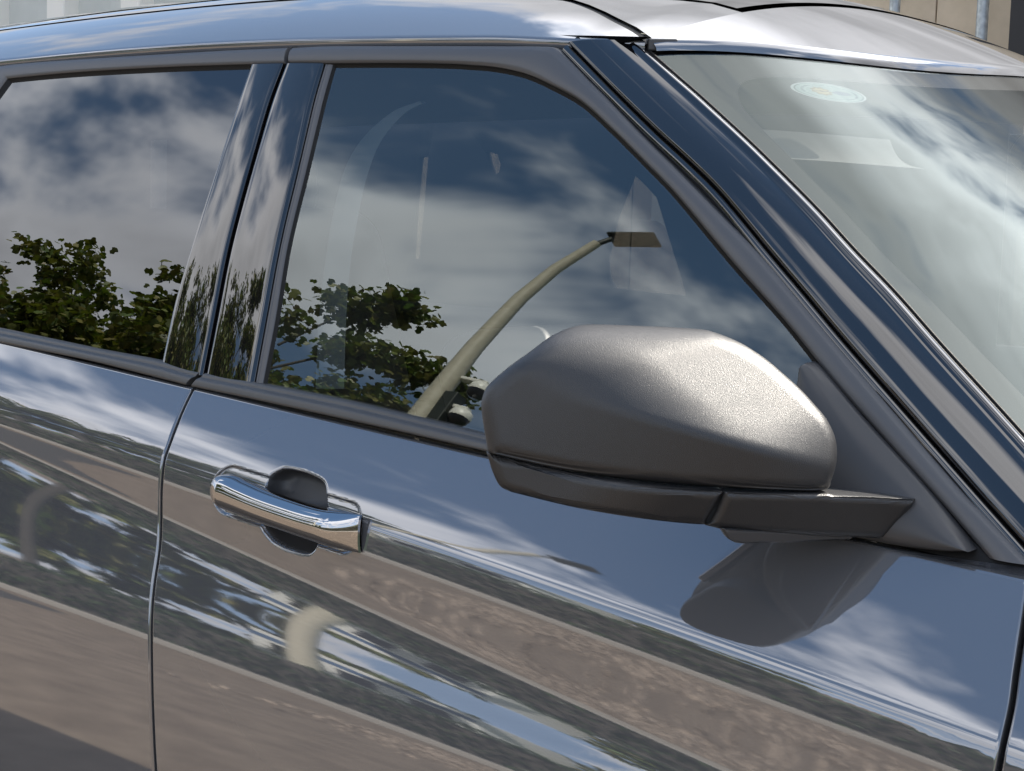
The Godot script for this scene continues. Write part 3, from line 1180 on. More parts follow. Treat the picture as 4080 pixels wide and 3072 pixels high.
func handle(door: Node3D) -> void:
	var s := Soup.new()
	var p := PackedVector3Array()
	var top := [[0.090, 1.0075], [0.095, 1.0165], [0.107, 1.0245], [0.127, 1.0262], [0.150, 1.0222], [0.186, 1.0165], [0.237, 1.0112], [0.271, 1.0088], [0.305, 1.0083], [0.325, 1.0080], [0.336, 1.0078]]
	var bot := [[0.090, 1.0045], [0.095, 0.9955], [0.107, 0.9875], [0.127, 0.9845], [0.150, 0.9822], [0.186, 0.9780], [0.237, 0.9728], [0.271, 0.9697], [0.305, 0.9670], [0.325, 0.9655], [0.336, 0.9650]]
	var xs := lines(0.090, 0.3375, 0.0025)
	var n := 36
	var ring_of := func(x: float, grow: float) -> PackedVector3Array:
		var yt := smooth_interp(top, x) + grow
		var yb := smooth_interp(bot, x) - grow
		var yc := (yt + yb) * 0.5
		var hy := (yt - yb) * 0.5
		var rise := 0.026 * sqrt(clampf((x - 0.0895) / 0.03, 0.0, 1.0)) * (1.0 - 0.86 * pow(smoothstep(0.285, 0.346, x), 1.6)) + grow
		var o := PackedVector3Array()
		for k in n + 1:
			var t := -PI * 0.5 + PI * k / n
			var yy := yc + hy * signf(sin(t)) * pow(absf(sin(t)), 0.9)
			var out := rise * pow(maxf(cos(t), 0.0), 0.62) + 0.004
			o.append(Vector3(x + 0.0065, yy + 0.0012, lz(x, yc) + out))
		for k in n + 1:
			var t := PI * 0.5 - PI * k / n
			o.append(Vector3(x + 0.0065, yc + 0.0012 + hy * sin(t) * 0.96, lz(x, yc) + 0.002 + 0.004 * cos(t)))
		o.append(o[0])
		return o
	for x in xs:
		p.append_array(ring_of.call(x, 0.0))
	var ring := 2 * n + 3
	s.grid(p, xs.size(), ring, Vector3(0.2, 0.99, lz(0.2, 0.99) + 0.012), true)
	var last: PackedVector3Array = ring_of.call(0.3375, 0.0)
	var mid := Vector3(0.3440, 0.987, lz(0.34, 0.986) + 0.004)
	var q := PackedVector3Array()
	for k in ring:
		q.append(mid)
	q.append_array(last)
	s.grid(q, 2, ring, Vector3.RIGHT)
	var h := obj("door_handle", s.mesh(), M.chrome, door)
	h.set_meta("label", "chrome pull handle across its pressed-in recess")


func ditch_q(x: float) -> float:
	return smooth_interp([[-2.1, 0.79], [-0.3, 0.79], [0.20, 0.785], [0.296, 0.798], [0.33, 0.818], [0.384, 0.862], [0.444, 0.926], [0.494, 0.984]], x)


func roof_strip(q0: Callable, q1: Callable, xa: float, xb: Callable, nx: int, nq: int, up0 := 0.0, lip := []) -> Soup:
	var s := Soup.new()
	var p := PackedVector3Array()
	var cols := nq + lip.size()
	for i in nx:
		for j in nq:
			var t := float(j) / (nq - 1)
			var qa := 0.0
			var x := xa
			for it in 3:
				qa = lerpf(q0.call(x), q1.call(x), t)
				x = lerpf(xa, xb.call(qa), float(i) / (nx - 1))
			p.append(roof_p(x, qa, up0))
		for l in lip:
			var last := p[p.size() - 1]
			p.append(last + l)
	s.grid(p, nx, cols, Vector3(0, 1, 0.3))
	return s


func roof(car: Node3D) -> void:
	var hx := func(q: float) -> float: return header_x(q) - 0.004
	# side rail of the roof, rolled under along its lower edge
	var rail := roof_strip(func(x: float) -> float: return ditch_q(x) + 0.006, func(_x: float) -> float: return 0.995, -2.0, func(q: float) -> float: return minf(header_x(q) - 0.006, 0.4975), 150, 26, 0.0, [Vector3(0, -0.0035, 0.0012), Vector3(0, -0.0055, -0.001), Vector3(0, -0.006, -0.005), Vector3(0, -0.004, -0.02)])
	obj("roof_rail", rail.mesh(), M.grey_paint, car)
	var ditch := roof_strip(func(x: float) -> float: return ditch_q(x) - 0.012, func(x: float) -> float: return ditch_q(x) + 0.008, -2.0, func(q: float) -> float: return minf(header_x(q) - 0.006, 0.497), 120, 3, -0.003)
	obj("roof_moulding", ditch.mesh(), M.rubber, car)
	# painted front strip of the roof and the glass panel behind it
	var fr := roof_strip(func(_x: float) -> float: return -1.0, func(x: float) -> float: return minf(ditch_q(x) - 0.010, 0.978), 0.0, hx, 90, 90)
	var front := Soup.new()
	# the front strip runs from the glass panel's edge to the windscreen
	var p := PackedVector3Array()
	for i in 60:
		for j in 100:
			var q := lerpf(-1.0, 0.976, j / 99.0)
			var xa := -2.0 if q > 0.72 or q < -0.8 else 0.0
			p.append(Vector3.ZERO)
	p = PackedVector3Array()
	var qs := PackedFloat32Array()
	for j in 121:
		qs.append(lerpf(-1.0, 0.985, j / 120.0))
	for i in 61:
		for q in qs:
			var x0 := panel_front(q) + 0.005
			var x1 := header_x(q) - 0.004
			var x := lerpf(x0, x1, i / 60.0)
			var qq := minf(q, ditch_q(x) - 0.012)
			var drop := 0.0
			var e := header_x(q) - 0.004 - x
			if e < 0.012:
				drop = 0.012 - sqrt(maxf(0.012 * 0.012 - (0.012 - e) * (0.012 - e), 0.0))
			p.append(roof_p(x, qq, -drop * 0.8))
	front.grid(p, 61, 121, Vector3.UP)
	obj("roof_front", front.mesh(), M.grey_paint, car)
	# painted strip beside the glass panel
	var side := roof_strip(func(_x: float) -> float: return 0.725, func(x: float) -> float: return ditch_q(x) - 0.012, -2.0, func(q: float) -> float: return panel_front(q) + 0.006, 60, 10)
	obj("roof_side", side.mesh(), M.grey_paint, car)
	var pg := roof_strip(func(_x: float) -> float: return -0.98, func(_x: float) -> float: return 0.715, -2.0, func(q: float) -> float: return panel_front(q) - 0.007, 90, 60, 0.001)
	obj("glass_roof", pg.mesh(), M.gloss_black, car)
	var gap := roof_strip(func(_x: float) -> float: return -0.99, func(_x: float) -> float: return 0.735, -2.0, func(q: float) -> float: return panel_front(q) + 0.010, 60, 30, -0.008)
	obj("roof_gap", gap.mesh(), M.dark_gap, car)
	# block at the front end of the roof moulding
	var blk := Soup.new()
	var at := roof_p(0.505, 0.965, -0.004)
	blk.rbox(at + Vector3(0.000, -0.004, -0.003), Vector3(0.020, 0.014, 0.036), 0.0025, Basis(Vector3.UP, -0.80) * Basis(Vector3.RIGHT, 0.03))
	obj("moulding_end", blk.mesh(), M.smooth_plastic, car)
	# headliner
	var hl := roof_strip(func(_x: float) -> float: return -0.95, func(_x: float) -> float: return 0.93, -1.9, func(q: float) -> float: return header_x(q) - 0.05, 30, 30, -0.035)
	obj("headliner", hl.mesh(), M.headliner, car)


func panel_front(q: float) -> float:
	return 0.545 - 0.055 * pow(absf(q), 2.0)


func pillar_and_screen(car: Node3D) -> void:
	# gloss black cover of the windscreen pillar: leaves the door's plane and turns towards the glass
	var s := Soup.new()
	var gl := even(GLOSS_L, 90)
	var gr := even(GLOSS_R, 90)
	var p := PackedVector3Array()
	var n := 26
	for i in 90:
		var a := Vector3(gl[i].x, gl[i].y, gz(gl[i].x, gl[i].y) + 0.001)
		var b := Vector3(gr[i].x, gr[i].y, gz(gr[i].x, gr[i].y) - 0.03)
		p.append(a + Vector3(0, 0, -0.012))
		for k in n + 1:
			var t := float(k) / n
			var q := a.lerp(b, t)
			var bul := 0.036 * t * (1.0 - t) + 0.006 * smoothstep(0.8, 0.94, t) * (1.0 - smoothstep(0.94, 1.0, t))
			var e := minf(t, 1.0) * a.distance_to(b)
			if e < 0.003:
				bul -= 0.003 - sqrt(maxf(0.009e-3 - pow(0.003 - e, 2.0), 0.0))
			p.append(q + Vector3(0.25, 0.25, 0.93) * bul)
		p.append(b + Vector3(-0.004, -0.004, -0.012))
	s.grid(p, 90, n + 3, Vector3(0.3, 0.3, 1))
	obj("windscreen_pillar", s.mesh(), M.gloss_black, car)
	var m := Soup.new()
	p = PackedVector3Array()
	for i in 80:
		var sh := lerpf(0.0, 1.12, i / 79.0)
		var e := edge3(sh)
		for c in [[-0.001, -0.008], [0.0, -0.0015], [0.0015, -0.0005], [0.003, -0.001], [0.004, -0.006]]:
			p.append(e + Vector3(0.62, 0.5, -0.6) * c[0] + Vector3(0.3, 0.45, 0.6) * c[1])
	m.grid(p, 80, 5, Vector3(0.3, 0.5, 1))
	obj("screen_moulding", m.mesh(), M.rubber, car)
	# glass, its black printed border, and what sticks to it
	var w := Soup.new()
	p = PackedVector3Array()
	for i in 70:
		for j in 141:
			p.append(wind(lerpf(0.004, 1.22, i / 69.0), lerpf(-0.995, 0.995, j / 140.0)))
	w.grid(p, 70, 141, Vector3(0.5, 0.8, 0))
	var screen := obj("windscreen", w.mesh(), M.windscreen_glass, car)
	var outer := [[0.004, -0.97], [0.004, -0.5], [0.004, 0.0], [0.004, 0.44], [0.004, 0.67], [0.004, 0.77], [0.004, 0.87], [0.004, 0.93], [0.006, 0.965], [0.012, 0.985], [0.03, 0.993], [0.08, 0.995], [0.16, 0.995], [0.28, 0.995], [0.42, 0.995], [0.58, 0.995], [0.67, 0.995], [0.78, 0.995], [1.22, 0.995]]
	var inner := [[0.095, -0.97], [0.085, -0.5], [0.080, 0.0], [0.076, 0.44], [0.080, 0.67], [0.085, 0.765], [0.090, 0.852], [0.100, 0.897], [0.118, 0.925], [0.143, 0.943], [0.160, 0.950], [0.185, 0.958], [0.230, 0.964], [0.320, 0.9675], [0.440, 0.969], [0.590, 0.968], [0.680, 0.964], [0.780, 0.960], [1.22, 0.945]]
	var oa := dense(outer, 160)
	var ib := dense(inner, 160)
	var f := Soup.new()
	p = PackedVector3Array()
	for i in 160:
		for k in 9:
			var q := oa[i].lerp(ib[i], k / 8.0)
			p.append(wind(q.x, q.y, 0.002))
	f.grid(p, 160, 9, Vector3(0.5, 0.8, 0))
	obj("printed_border", f.mesh(), M.frit, screen)
	sticker(screen)


func sticker(screen: Node3D) -> void:
	var im := Image.create_empty(512, 256, false, Image.FORMAT_RGB8)
	var r := RandomNumberGenerator.new()
	r.seed = 4
	var pale := Color(0.66, 0.80, 0.78)
	im.fill(pale)
	for j in 256:
		for i in 512:
			var x := (i - 256) / 256.0
			var y := (j - 128) / 128.0
			var d := sqrt(x * x + y * y)
			var c := pale
			if d > 0.93:
				c = Color(0.86, 0.96, 0.95)
			elif d > 0.89:
				c = Color(0.45, 0.55, 0.56)
			elif d > 0.62:
				# a ring of small print
				var an := atan2(y, x)
				var cell := int(an * 26.0)
				var rad := int((d - 0.62) * 14.0)
				if rad == 1 and hash(cell * 7 + 3) % 5 != 0 and fposmod(an * 26.0, 1.0) < 0.7:
					c = Color(0.30, 0.38, 0.44)
				else:
					c = Color(0.74, 0.88, 0.86)
			# gold emblem with a wavy rim
			var gx := (x + 0.22) / 0.26
			var gy := (y + 0.05) / 0.42
			var gd := sqrt(gx * gx + gy * gy)
			var rim := 1.0 + 0.10 * sin(atan2(gy, gx) * 9.0)
			if gd < rim:
				c = Color(0.62, 0.55, 0.30) if gd > 0.72 * rim else Color(0.86, 0.79, 0.50)
				if gd < 0.2 or (absf(gy) < 0.1 and gd < 0.7):
					c = Color(0.55, 0.47, 0.26)
			# blue mark
			var bx := (x - 0.32) / 0.26
			var by := (y - 0.02) / 0.22
			if bx * bx + by * by < 1.0 and fposmod(bx * 3.2, 1.0) < 0.72:
				c = Color(0.28, 0.36, 0.56)
			im.set_pixel(i, j, c)
	var m := mat("sticker_print", Color.WHITE, 0.9, 0.0, 0.2)
	m.albedo_color = Color(0.55, 0.55, 0.55)
	m.albedo_texture = ImageTexture.create_from_image(im)
	var n := 40
	var st := SurfaceTool.new()
	st.begin(Mesh.PRIMITIVE_TRIANGLES)
	var put := func(rr: float, an: float) -> void:
		var u := cos(an) * rr
		var v := sin(an) * rr
		st.set_normal(Vector3(0.6, 0.75, 0.25).normalized())
		st.set_uv(Vector2(0.5 - u * 0.5, 0.5 - v * 0.5))
		st.add_vertex(wind(0.131 - v * 0.030, 0.811 + u * 0.056, 0.0012))
	for k in n:
		for b in 4:
			var r0 := b / 4.0
			var r1 := (b + 1) / 4.0
			var a0 := TAU * k / n
			var a1 := TAU * (k + 1) / n
			for q in [[r0, a0], [r1, a0], [r1, a1], [r0, a0], [r1, a1], [r0, a1]]:
				put.call(q[0], q[1])
	var o := obj("oval_sticker", st.commit(), m, screen)
	o.set_meta("label", "oval sticker with a gold emblem and blue lettering")


func wing_mirror(car: Node3D) -> void:
	var cap := obj("wing_mirror", pillow(CAP, Vector2(-0.03, 0.005), cap_height, 0.013, -0.07).mesh(), M.grained_plastic, car)
	cap.set_meta("label", "matt black mirror housing with sparkling sunlit top")
	obj("lower_cover", pillow(CAP_LOW, Vector2(-0.075, -0.062), low_height, 0.009, -0.06, 220, true).mesh(), M.grained_plastic, cap)
	obj("mirror_arm", pillow(ARM, Vector2(0.10, -0.074), arm_height, 0.008, -0.06, 220, false).mesh(), M.grained_plastic, cap)
	obj("mirror_lamp", pillow(UNDER, Vector2(0.085, -0.0985), under_height, 0.003, -0.03, 120, false).mesh(), M.smooth_plastic, cap)
	# mirror glass on the side that faces the rear
	var g := Soup.new()
	g.rbox(mirror_p(-0.02, 0.012, -0.067), Vector3(0.15, 0.072, 0.010), 0.003, Basis(Vector3(0.7, 0, -0.714), Vector3.UP, Vector3(0.714, 0, 0.7)))
	obj("mirror_glass", g.mesh(), M.chrome, cap)
	# triangular panel in the window's corner that carries the mirror
	var s := Soup.new()
	var a := even(SAIL_R, 50)
	var l := even(SAIL_L + SAIL_B.slice(1), 50)
	var p := PackedVector3Array()
	var prof := profile(0.010, 0.006, 0.03, 0.08, 10)
	for i in 50:
		for c in prof:
			var q := a[i].lerp(l[i], c[0])
			p.append(Vector3(q.x, q.y, gz(q.x, q.y) + c[1] + 0.008))
	s.grid(p, 50, prof.size(), Vector3(0.1, 0.2, 1))
	obj("mirror_base", s.mesh(), M.smooth_plastic, car)
	# strip between the mirror base and the wing
	var st := Soup.new()
	p = PackedVector3Array()
	var up := even(SAIL_B + [[1.06, 1.05], [1.12, 1.043]], 50)
	for i in 50:
		for k in 6:
			var t := k / 5.0
			var x: float = lerpf(up[i].x, up[i].x, t)
			var y := lerpf(up[i].y + 0.004, y_belt(up[i].x) - 0.001, t)
			p.append(Vector3(x, y, gz(x, y) - 0.004 + 0.004 * t))
	st.grid(p, 50, 6, Vector3(0, 0.5, 1))
	obj("wing_seal", st.mesh(), M.rubber, car)


func cabin(car: Node3D) -> void:
	var d := Soup.new()
	d.rbox(Vector3(0.98, 0.98, 0.0), Vector3(0.62, 0.16, 1.42), 0.06, Basis(Vector3.BACK, 0.12))
	d.rbox(Vector3(0.84, 1.05, 0.36), Vector3(0.22, 0.10, 0.42), 0.04)
	obj("dashboard", d.mesh(), M.dash, car)
	var wheel := Soup.new()
	var axis := Vector3(-0.85, 0.5, 0.0).normalized()
	var c := Vector3(0.56, 1.02, 0.37)
	var rings := []
	for k in 17:
		var an := TAU * k / 16.0
		rings.append([0.18 + 0.015 * cos(an), 0.015 * sin(an)])
	var side := Vector3.BACK
	var b := axis.cross(side)
	var path := PackedVector3Array()
	var rad := PackedFloat32Array()
	for k in 41:
		var an := TAU * k / 40.0
		path.append(c + (side * cos(an) + b * sin(an)) * 0.18)
		rad.append(0.015)
	wheel.tube(path, rad, 10, false)
	wheel.rbox(c, Vector3(0.05, 0.14, 0.16), 0.02, Basis(Vector3.BACK, -0.5))
	wheel.rbox(c, Vector3(0.02, 0.04, 0.34), 0.01, Basis(Vector3.BACK, -0.5))
	wheel.tube(PackedVector3Array([c, c - axis * 0.3]), PackedFloat32Array([0.03, 0.04]), 10)
	obj("steering_wheel", wheel.mesh(), M.dash, car)
	for z in [0.37, -0.37]:
		var drop: float = 0.0 if z > 0.0 else -0.22
		var st := Soup.new()
		var lean := Basis(Vector3.BACK, 0.30)
		st.rbox(Vector3(-0.03, 0.72, z), Vector3(0.52, 0.18, 0.50), 0.07)
		st.rbox(Vector3(-0.33, 1.02 + drop, z), Vector3(0.16, 0.66, 0.48), 0.07, lean)
		var seat := obj("front_seat", st.mesh(), M.seat_leather, car)
		if z < 0.0:
			continue
		var hr := Soup.new()
		hr.rbox(Vector3(-0.455, 1.405, z), Vector3(0.11, 0.19, 0.27), 0.05, Basis(Vector3.BACK, 0.18))
		hr.tube(PackedVector3Array([Vector3(-0.43, 1.28, z - 0.06), Vector3(-0.45, 1.36, z - 0.06)]), PackedFloat32Array([0.007, 0.007]), 8)
		hr.tube(PackedVector3Array([Vector3(-0.43, 1.28, z + 0.06), Vector3(-0.45, 1.36, z + 0.06)]), PackedFloat32Array([0.007, 0.007]), 8)
		obj("headrest", hr.mesh(), M.seat_leather, seat)
	var rs := Soup.new()
	rs.rbox(Vector3(-0.95, 0.70, 0.0), Vector3(0.5, 0.2, 1.25), 0.07)
	rs.rbox(Vector3(-1.27, 1.0, 0.0), Vector3(0.18, 0.66, 1.25), 0.07, Basis(Vector3.BACK, 0.3))
	obj("rear_seat", rs.mesh(), M.seat_leather, car)
	# far side of the cabin: trim with the openings left by seats and pillars, panes behind them
	var f := Soup.new()
	f.rbox(Vector3(-0.2, 1.0, -0.83), Vector3(2.9, 0.24, 0.10), 0.03)
	f.rbox(Vector3(-1.9, 1.30, 0.0), Vector3(0.1, 0.55, 1.3), 0.03)
	var holes := [
		[[-1.079, 1.464], [-1.052, 1.466], [-1.061, 1.35], [-1.072, 1.222], [-1.096, 1.221], [-1.09, 1.349]],
		[[-0.877, 1.477], [-0.861, 1.477], [-0.842, 1.472], [-0.832, 1.45], [-0.835, 1.432], [-0.851, 1.421], [-0.867, 1.449]],
		[[-0.468, 1.436], [-0.435, 1.411], [-0.401, 1.382], [-0.364, 1.292], [-0.331, 1.214], [-0.317, 1.175], [-0.417, 1.177], [-0.509, 1.182], [-0.526, 1.204], [-0.532, 1.244], [-0.51, 1.337]]]
	var zones := [[-1.95, -0.985], [-0.985, -0.68], [-0.68, 0.35]]
	for k in 3:
		var hole := straight(holes[k] + [holes[k][0]], 120)
		var mid := Vector2.ZERO
		for q in hole:
			mid += q / 120.0
		var p := PackedVector3Array()
		for i in 361:
			var ray := Vector2.from_angle(TAU * i / 360.0)
			var near := 0.0
			for m in hole.size() - 1:
				var hit = Geometry2D.segment_intersects_segment(mid, mid + ray * 2.0, hole[m], hole[m + 1])
				if hit != null:
					near = maxf(near, mid.distance_to(hit))
			var far := 10.0
			if absf(ray.x) > 1e-6:
				far = minf(far, ((zones[k][1] if ray.x > 0.0 else zones[k][0]) - mid.x) / ray.x)
			if absf(ray.y) > 1e-6:
				far = minf(far, ((1.58 if ray.y > 0.0 else 1.08) - mid.y) / ray.y)
			var rim := mid + ray * far * 1.03
			var lip := mid + ray * near
			p.append(Vector3(rim.x, rim.y, -0.80 + 0.003 * k))
			p.append(Vector3(lip.x, lip.y, -0.80 + 0.003 * k))
			p.append(Vector3(lip.x, lip.y, -0.815))
		f.grid(p, 361, 3, Vector3.BACK)
	f.rbox(Vector3(0.80, 1.33, -0.80), Vector3(0.74, 0.10, 0.06), 0.02, Basis(Vector3.BACK, -0.62))
	obj("far_door_trim", f.mesh(), M.trim_cloth, car)
	var p2 := Soup.new()
	p2.rbox(Vector3(-0.65, 1.34, -0.83), Vector3(1.4, 0.46, 0.006), 0.002)
	obj("far_window_glass", p2.mesh(), M.far_glass, car)
	var fw := Soup.new()
	fw.rbox(Vector3(0.62, 1.32, -0.83), Vector3(0.52, 0.40, 0.006), 0.002)
	obj("far_window_glass", fw.mesh(), M.far_glass, car)
	# grey crescent-shaped strip inside the window, by the near pillar
	var ba := dense([[0.1444, 1.4852], [0.1065, 1.4727], [0.0723, 1.442], [0.0567, 1.405], [0.0587, 1.3562], [0.0719, 1.2906], [0.0902, 1.2208], [0.1242, 1.1199]], 50)
	var bb := dense([[0.1513, 1.4821], [0.1248, 1.4676], [0.1025, 1.4328], [0.0991, 1.3872], [0.1072, 1.3335], [0.1183, 1.2807], [0.1394, 1.2123], [0.1713, 1.124]], 50)
	obj("crescent_strip", ribbon(ba, bb, [[0.0, -0.071], [0.02, -0.070], [0.98, -0.070], [1.0, -0.071]]).mesh(), M.grey_cloth, car)
	# sun visor and mirror pod behind the windscreen
	var v := Soup.new()
	var pts := PackedVector3Array()
	for i in 9:
		for j in 30:
			var t := i / 8.0
			pts.append(wind(lerpf(0.165, 0.250, t), lerpf(0.945, 0.69, j / 29.0), 0.045 + 0.01 * sin(PI * t)))
	v.grid(pts, 9, 30, Vector3(0.5, 0.8, 0))
	obj("sun_visor", v.mesh(), M.visor_cloth, car)
	var pod := Soup.new()
	pod.rbox(wind(0.22, 0.12, 0.06), Vector3(0.10, 0.05, 0.28), 0.02, Basis(Vector3.BACK, -0.6))
	pod.rbox(wind(0.30, 0.10, 0.10), Vector3(0.03, 0.07, 0.25), 0.012)
	obj("interior_mirror", pod.mesh(), M.dash, car)


func wheels(car: Node3D) -> void:
	for at in [Vector3(1.52, 0.365, 0.80), Vector3(-1.22, 0.365, 0.80), Vector3(1.52, 0.365, -0.80), Vector3(-1.22, 0.365, -0.80)]:
		var out: float = signf(at.z)
		var s := Soup.new()
		s.disc_ring(at, Vector3(0, 0, out), [[0.24, 0.10], [0.30, 0.115], [0.345, 0.105], [0.365, 0.07], [0.365, -0.07], [0.34, -0.11], [0.24, -0.10], [0.24, 0.10]], 40)
		var w := obj("wheel", s.mesh(), M.tyre, car)
		var r := Soup.new()
		r.disc_ring(at, Vector3(0, 0, out), [[0.0, 0.09], [0.06, 0.085], [0.08, 0.06], [0.20, 0.07], [0.24, 0.10], [0.24, 0.0], [0.0, 0.0]], 40)
		obj("rim", r.mesh(), M.alloy, w)


# ------------------------------------------------------------------ ground and what stands behind the car
func sheet(x0: float, z0: float, x1: float, z1: float, y: float) -> ArrayMesh:
	var s := Soup.new()
	s.grid(PackedVector3Array([Vector3(x0, y, z0), Vector3(x0, y, z1), Vector3(x1, y, z0), Vector3(x1, y, z1)]), 2, 2, Vector3.UP)
	return s.mesh()


func ground_and_background() -> void:
	struct("ground", sheet(-300, -300, 300, 300, 0.0), M.asphalt)
	# profiled white wall on the left
	var w := thing("clad_wall", "white wall of tall cladding bays with cream ribs, painted as if sunlit, behind the car's roof", "wall", Vector3.ZERO)
	var z := -4.2
	var s := Soup.new()
	s.rbox(Vector3(-10.0, 1.75, z - 0.12), Vector3(11.0, 3.5, 0.2), 0.02)
	obj("backing", s.mesh(), M.shaded_white_cladding, w)
	var rib := Soup.new()
	rib.rbox(Vector3(0, 1.75, 0.03), Vector3(0.16, 3.5, 0.12), 0.012)
	var rib_m := rib.mesh()
	var sh := Soup.new()
	sh.rbox(Vector3(0, 1.75, 0.0), Vector3(0.17, 3.5, 0.05), 0.008)
	var sh_m := sh.mesh()
	var k := 0
	var x := -4.75
	while x > -15.0:
		var a := obj("rib", rib_m, M.sunlit_cream_cladding, w)
		a.position = Vector3(x, 0, z)
		var b := obj("panel_fold", sh_m, M.shaded_white_cladding, w)
		b.position = Vector3(x - 0.17, 0, z - 0.01)
		x -= 0.66
	# beige wall on the right with its posts
	var bw := thing("rendered_wall", "beige rendered wall behind the car's roof, in smooth panels", "wall", Vector3.ZERO)
	for i in 9:
		var pn := Soup.new()
		pn.rbox(Vector3(-8.0 + i * 2.02 + 0.42, 1.6, -7.1), Vector3(2.012, 3.2, 0.2), 0.006)
		obj("panel", pn.mesh(), M.beige_render, bw)
	post("galvanised_post", Vector3(-2.715, 0, -6.85), 0.031, M.galvanised, "galvanised steel post left of the other two, by the beige wall", 3.0)
	post("galvanised_post", Vector3(-2.19, 0, -6.85), 0.033, M.galvanised, "galvanised steel post beside the black post, by the beige wall", 3.0)
	var bp := Soup.new()
	bp.rbox(Vector3(0, 1.5, 0), Vector3(0.095, 3.0, 0.06), 0.006)
	var o := obj("black_post", bp.mesh(), M.black_post)
	o.position = Vector3(-1.955, 0, -6.8)
	tag(o, "square black post, rightmost by the beige wall", "post")


func post(called: String, at: Vector3, r: float, m: Material, label: String, h: float) -> void:
	var s := Soup.new()
	s.tube(PackedVector3Array([Vector3.ZERO, Vector3(0, h, 0)]), PackedFloat32Array([r, r]), 20)
	var o := obj(called, s.mesh(), m)
	o.position = at
	tag(o, label, "post", "galvanised posts along the beige wall")


# ------------------------------------------------------------------ what the car's panes and paint reflect
func leaf_mesh() -> ArrayMesh:
	var st := SurfaceTool.new()
	st.begin(Mesh.PRIMITIVE_TRIANGLES)
	var rim := [Vector3(0, 0, 0), Vector3(0.30, 0.02, 0.10), Vector3(0.50, -0.04, 0.30), Vector3(0.28, 0.03, 0.48), Vector3(0.36, 0.0, 0.78), Vector3(0.0, 0.03, 1.0), Vector3(-0.36, 0.0, 0.78), Vector3(-0.28, 0.03, 0.48), Vector3(-0.50, -0.04, 0.30), Vector3(-0.30, 0.02, 0.10)]
	var mid := Vector3(0, -0.05, 0.45)
	for i in rim.size():
		st.add_vertex(mid)
		st.add_vertex(rim[i])
		st.add_vertex(rim[(i + 1) % rim.size()])
	st.generate_normals()
	return st.commit()


func tree(called: String, label: String, at: Vector3, height: float, spread: float, leaves: int, leaf_size: float, sd: int, low: float, limbs := []) -> Node3D:
	var r := RandomNumberGenerator.new()
	r.seed = sd
	var t := thing(called, label, "tree", at)
	var wood := Soup.new()
	var tips: Array[Vector3] = []
	var top := height * 0.62
	var path := PackedVector3Array()
	var rad := PackedFloat32Array()
	for i in 9:
		var f := i / 8.0
		path.append(Vector3(0.10 * sin(f * 3.0 + sd), f * height * 0.92, 0.10 * cos(f * 2.3 + sd) - 0.10))
		rad.append(lerpf(0.055 * height / 4.0, 0.008, f))
	wood.tube(path, rad, 9)
	for b in 26:
		var f := r.randf_range(low, 0.98)
		var i := int(f * 8.0)
		var start := path[i].lerp(path[mini(i + 1, 8)], f * 8.0 - i)
		var an := b * 2.4 + r.randf_range(-0.4, 0.4)
		var reach := spread * (0.35 + 0.75 * sin(PI * clampf((f - low) / (1.0 - low) * 0.8 + 0.12, 0.0, 1.0))) * r.randf_range(0.7, 1.15)
		var dir := Vector3(cos(an), r.randf_range(0.15, 0.65), sin(an)).normalized()
		var bp := PackedVector3Array([start])
		var br := PackedFloat32Array([0.02])
		var p := start
		for k in 5:
			dir = (dir + Vector3(r.randf_range(-0.25, 0.25), r.randf_range(-0.22, 0.12), r.randf_range(-0.25, 0.25))).normalized()
			p += dir * reach / 5.0
			bp.append(p)
			br.append(lerpf(0.018, 0.003, (k + 1) / 5.0))
			if k > 0:
				tips.append(p)
				for m in 2:
					var q := p + Vector3(r.randf_range(-1, 1), r.randf_range(-0.5, 0.6), r.randf_range(-1, 1)) * reach * 0.22
					wood.tube(PackedVector3Array([p, q]), PackedFloat32Array([0.005, 0.002]), 4, false)
					tips.append(q)
		wood.tube(bp, br, 6, false)
	for l in limbs:
		var lp := PackedVector3Array()
		var lr := PackedFloat32Array()
		for k in l.size():
			lp.append(l[k] - at)
			lr.append(lerpf(0.022, 0.006, float(k) / (l.size() - 1)))
			if k > 0:
				for m in 14:
					var q: Vector3 = l[k] - at + Vector3(r.randf_range(-1, 1), r.randf_range(-0.8, 0.5), r.randf_range(-1, 1)) * 0.22
					tips.append(q)
		wood.tube(lp, lr, 6, false)
	obj("trunk", wood.mesh(), M.bark, t)
	var mm := MultiMesh.new()
	mm.transform_format = MultiMesh.TRANSFORM_3D
	mm.use_colors = true
	mm.mesh = leaf_mesh()
	mm.instance_count = leaves
	for i in leaves:
		var c: Vector3 = tips[r.randi() % tips.size()]
		var p := c + Vector3(r.randfn(0, 1), r.randfn(0, 0.8), r.randfn(0, 1)) * minf(spread * 0.055, 0.11)
		var bs := Basis.from_euler(Vector3(r.randf_range(0.0, 1.35), r.randf() * TAU, r.randf_range(-0.7, 0.7))) * Basis.from_scale(Vector3.ONE * leaf_size * r.randf_range(0.6, 1.25))
		mm.set_instance_transform(i, Transform3D(bs, p))
		var g := r.randf_range(0.6, 1.35)
		mm.set_instance_color(i, Color(0.135 * g * r.randf_range(0.8, 1.4), 0.165 * g, 0.046 * g))
	var o := MultiMeshInstance3D.new()
	o.name = "foliage"
	o.multimesh = mm
	o.material_override = M.leaf
	o.set_meta("kind", "stuff")
	t.add_child(o, true)
	return t


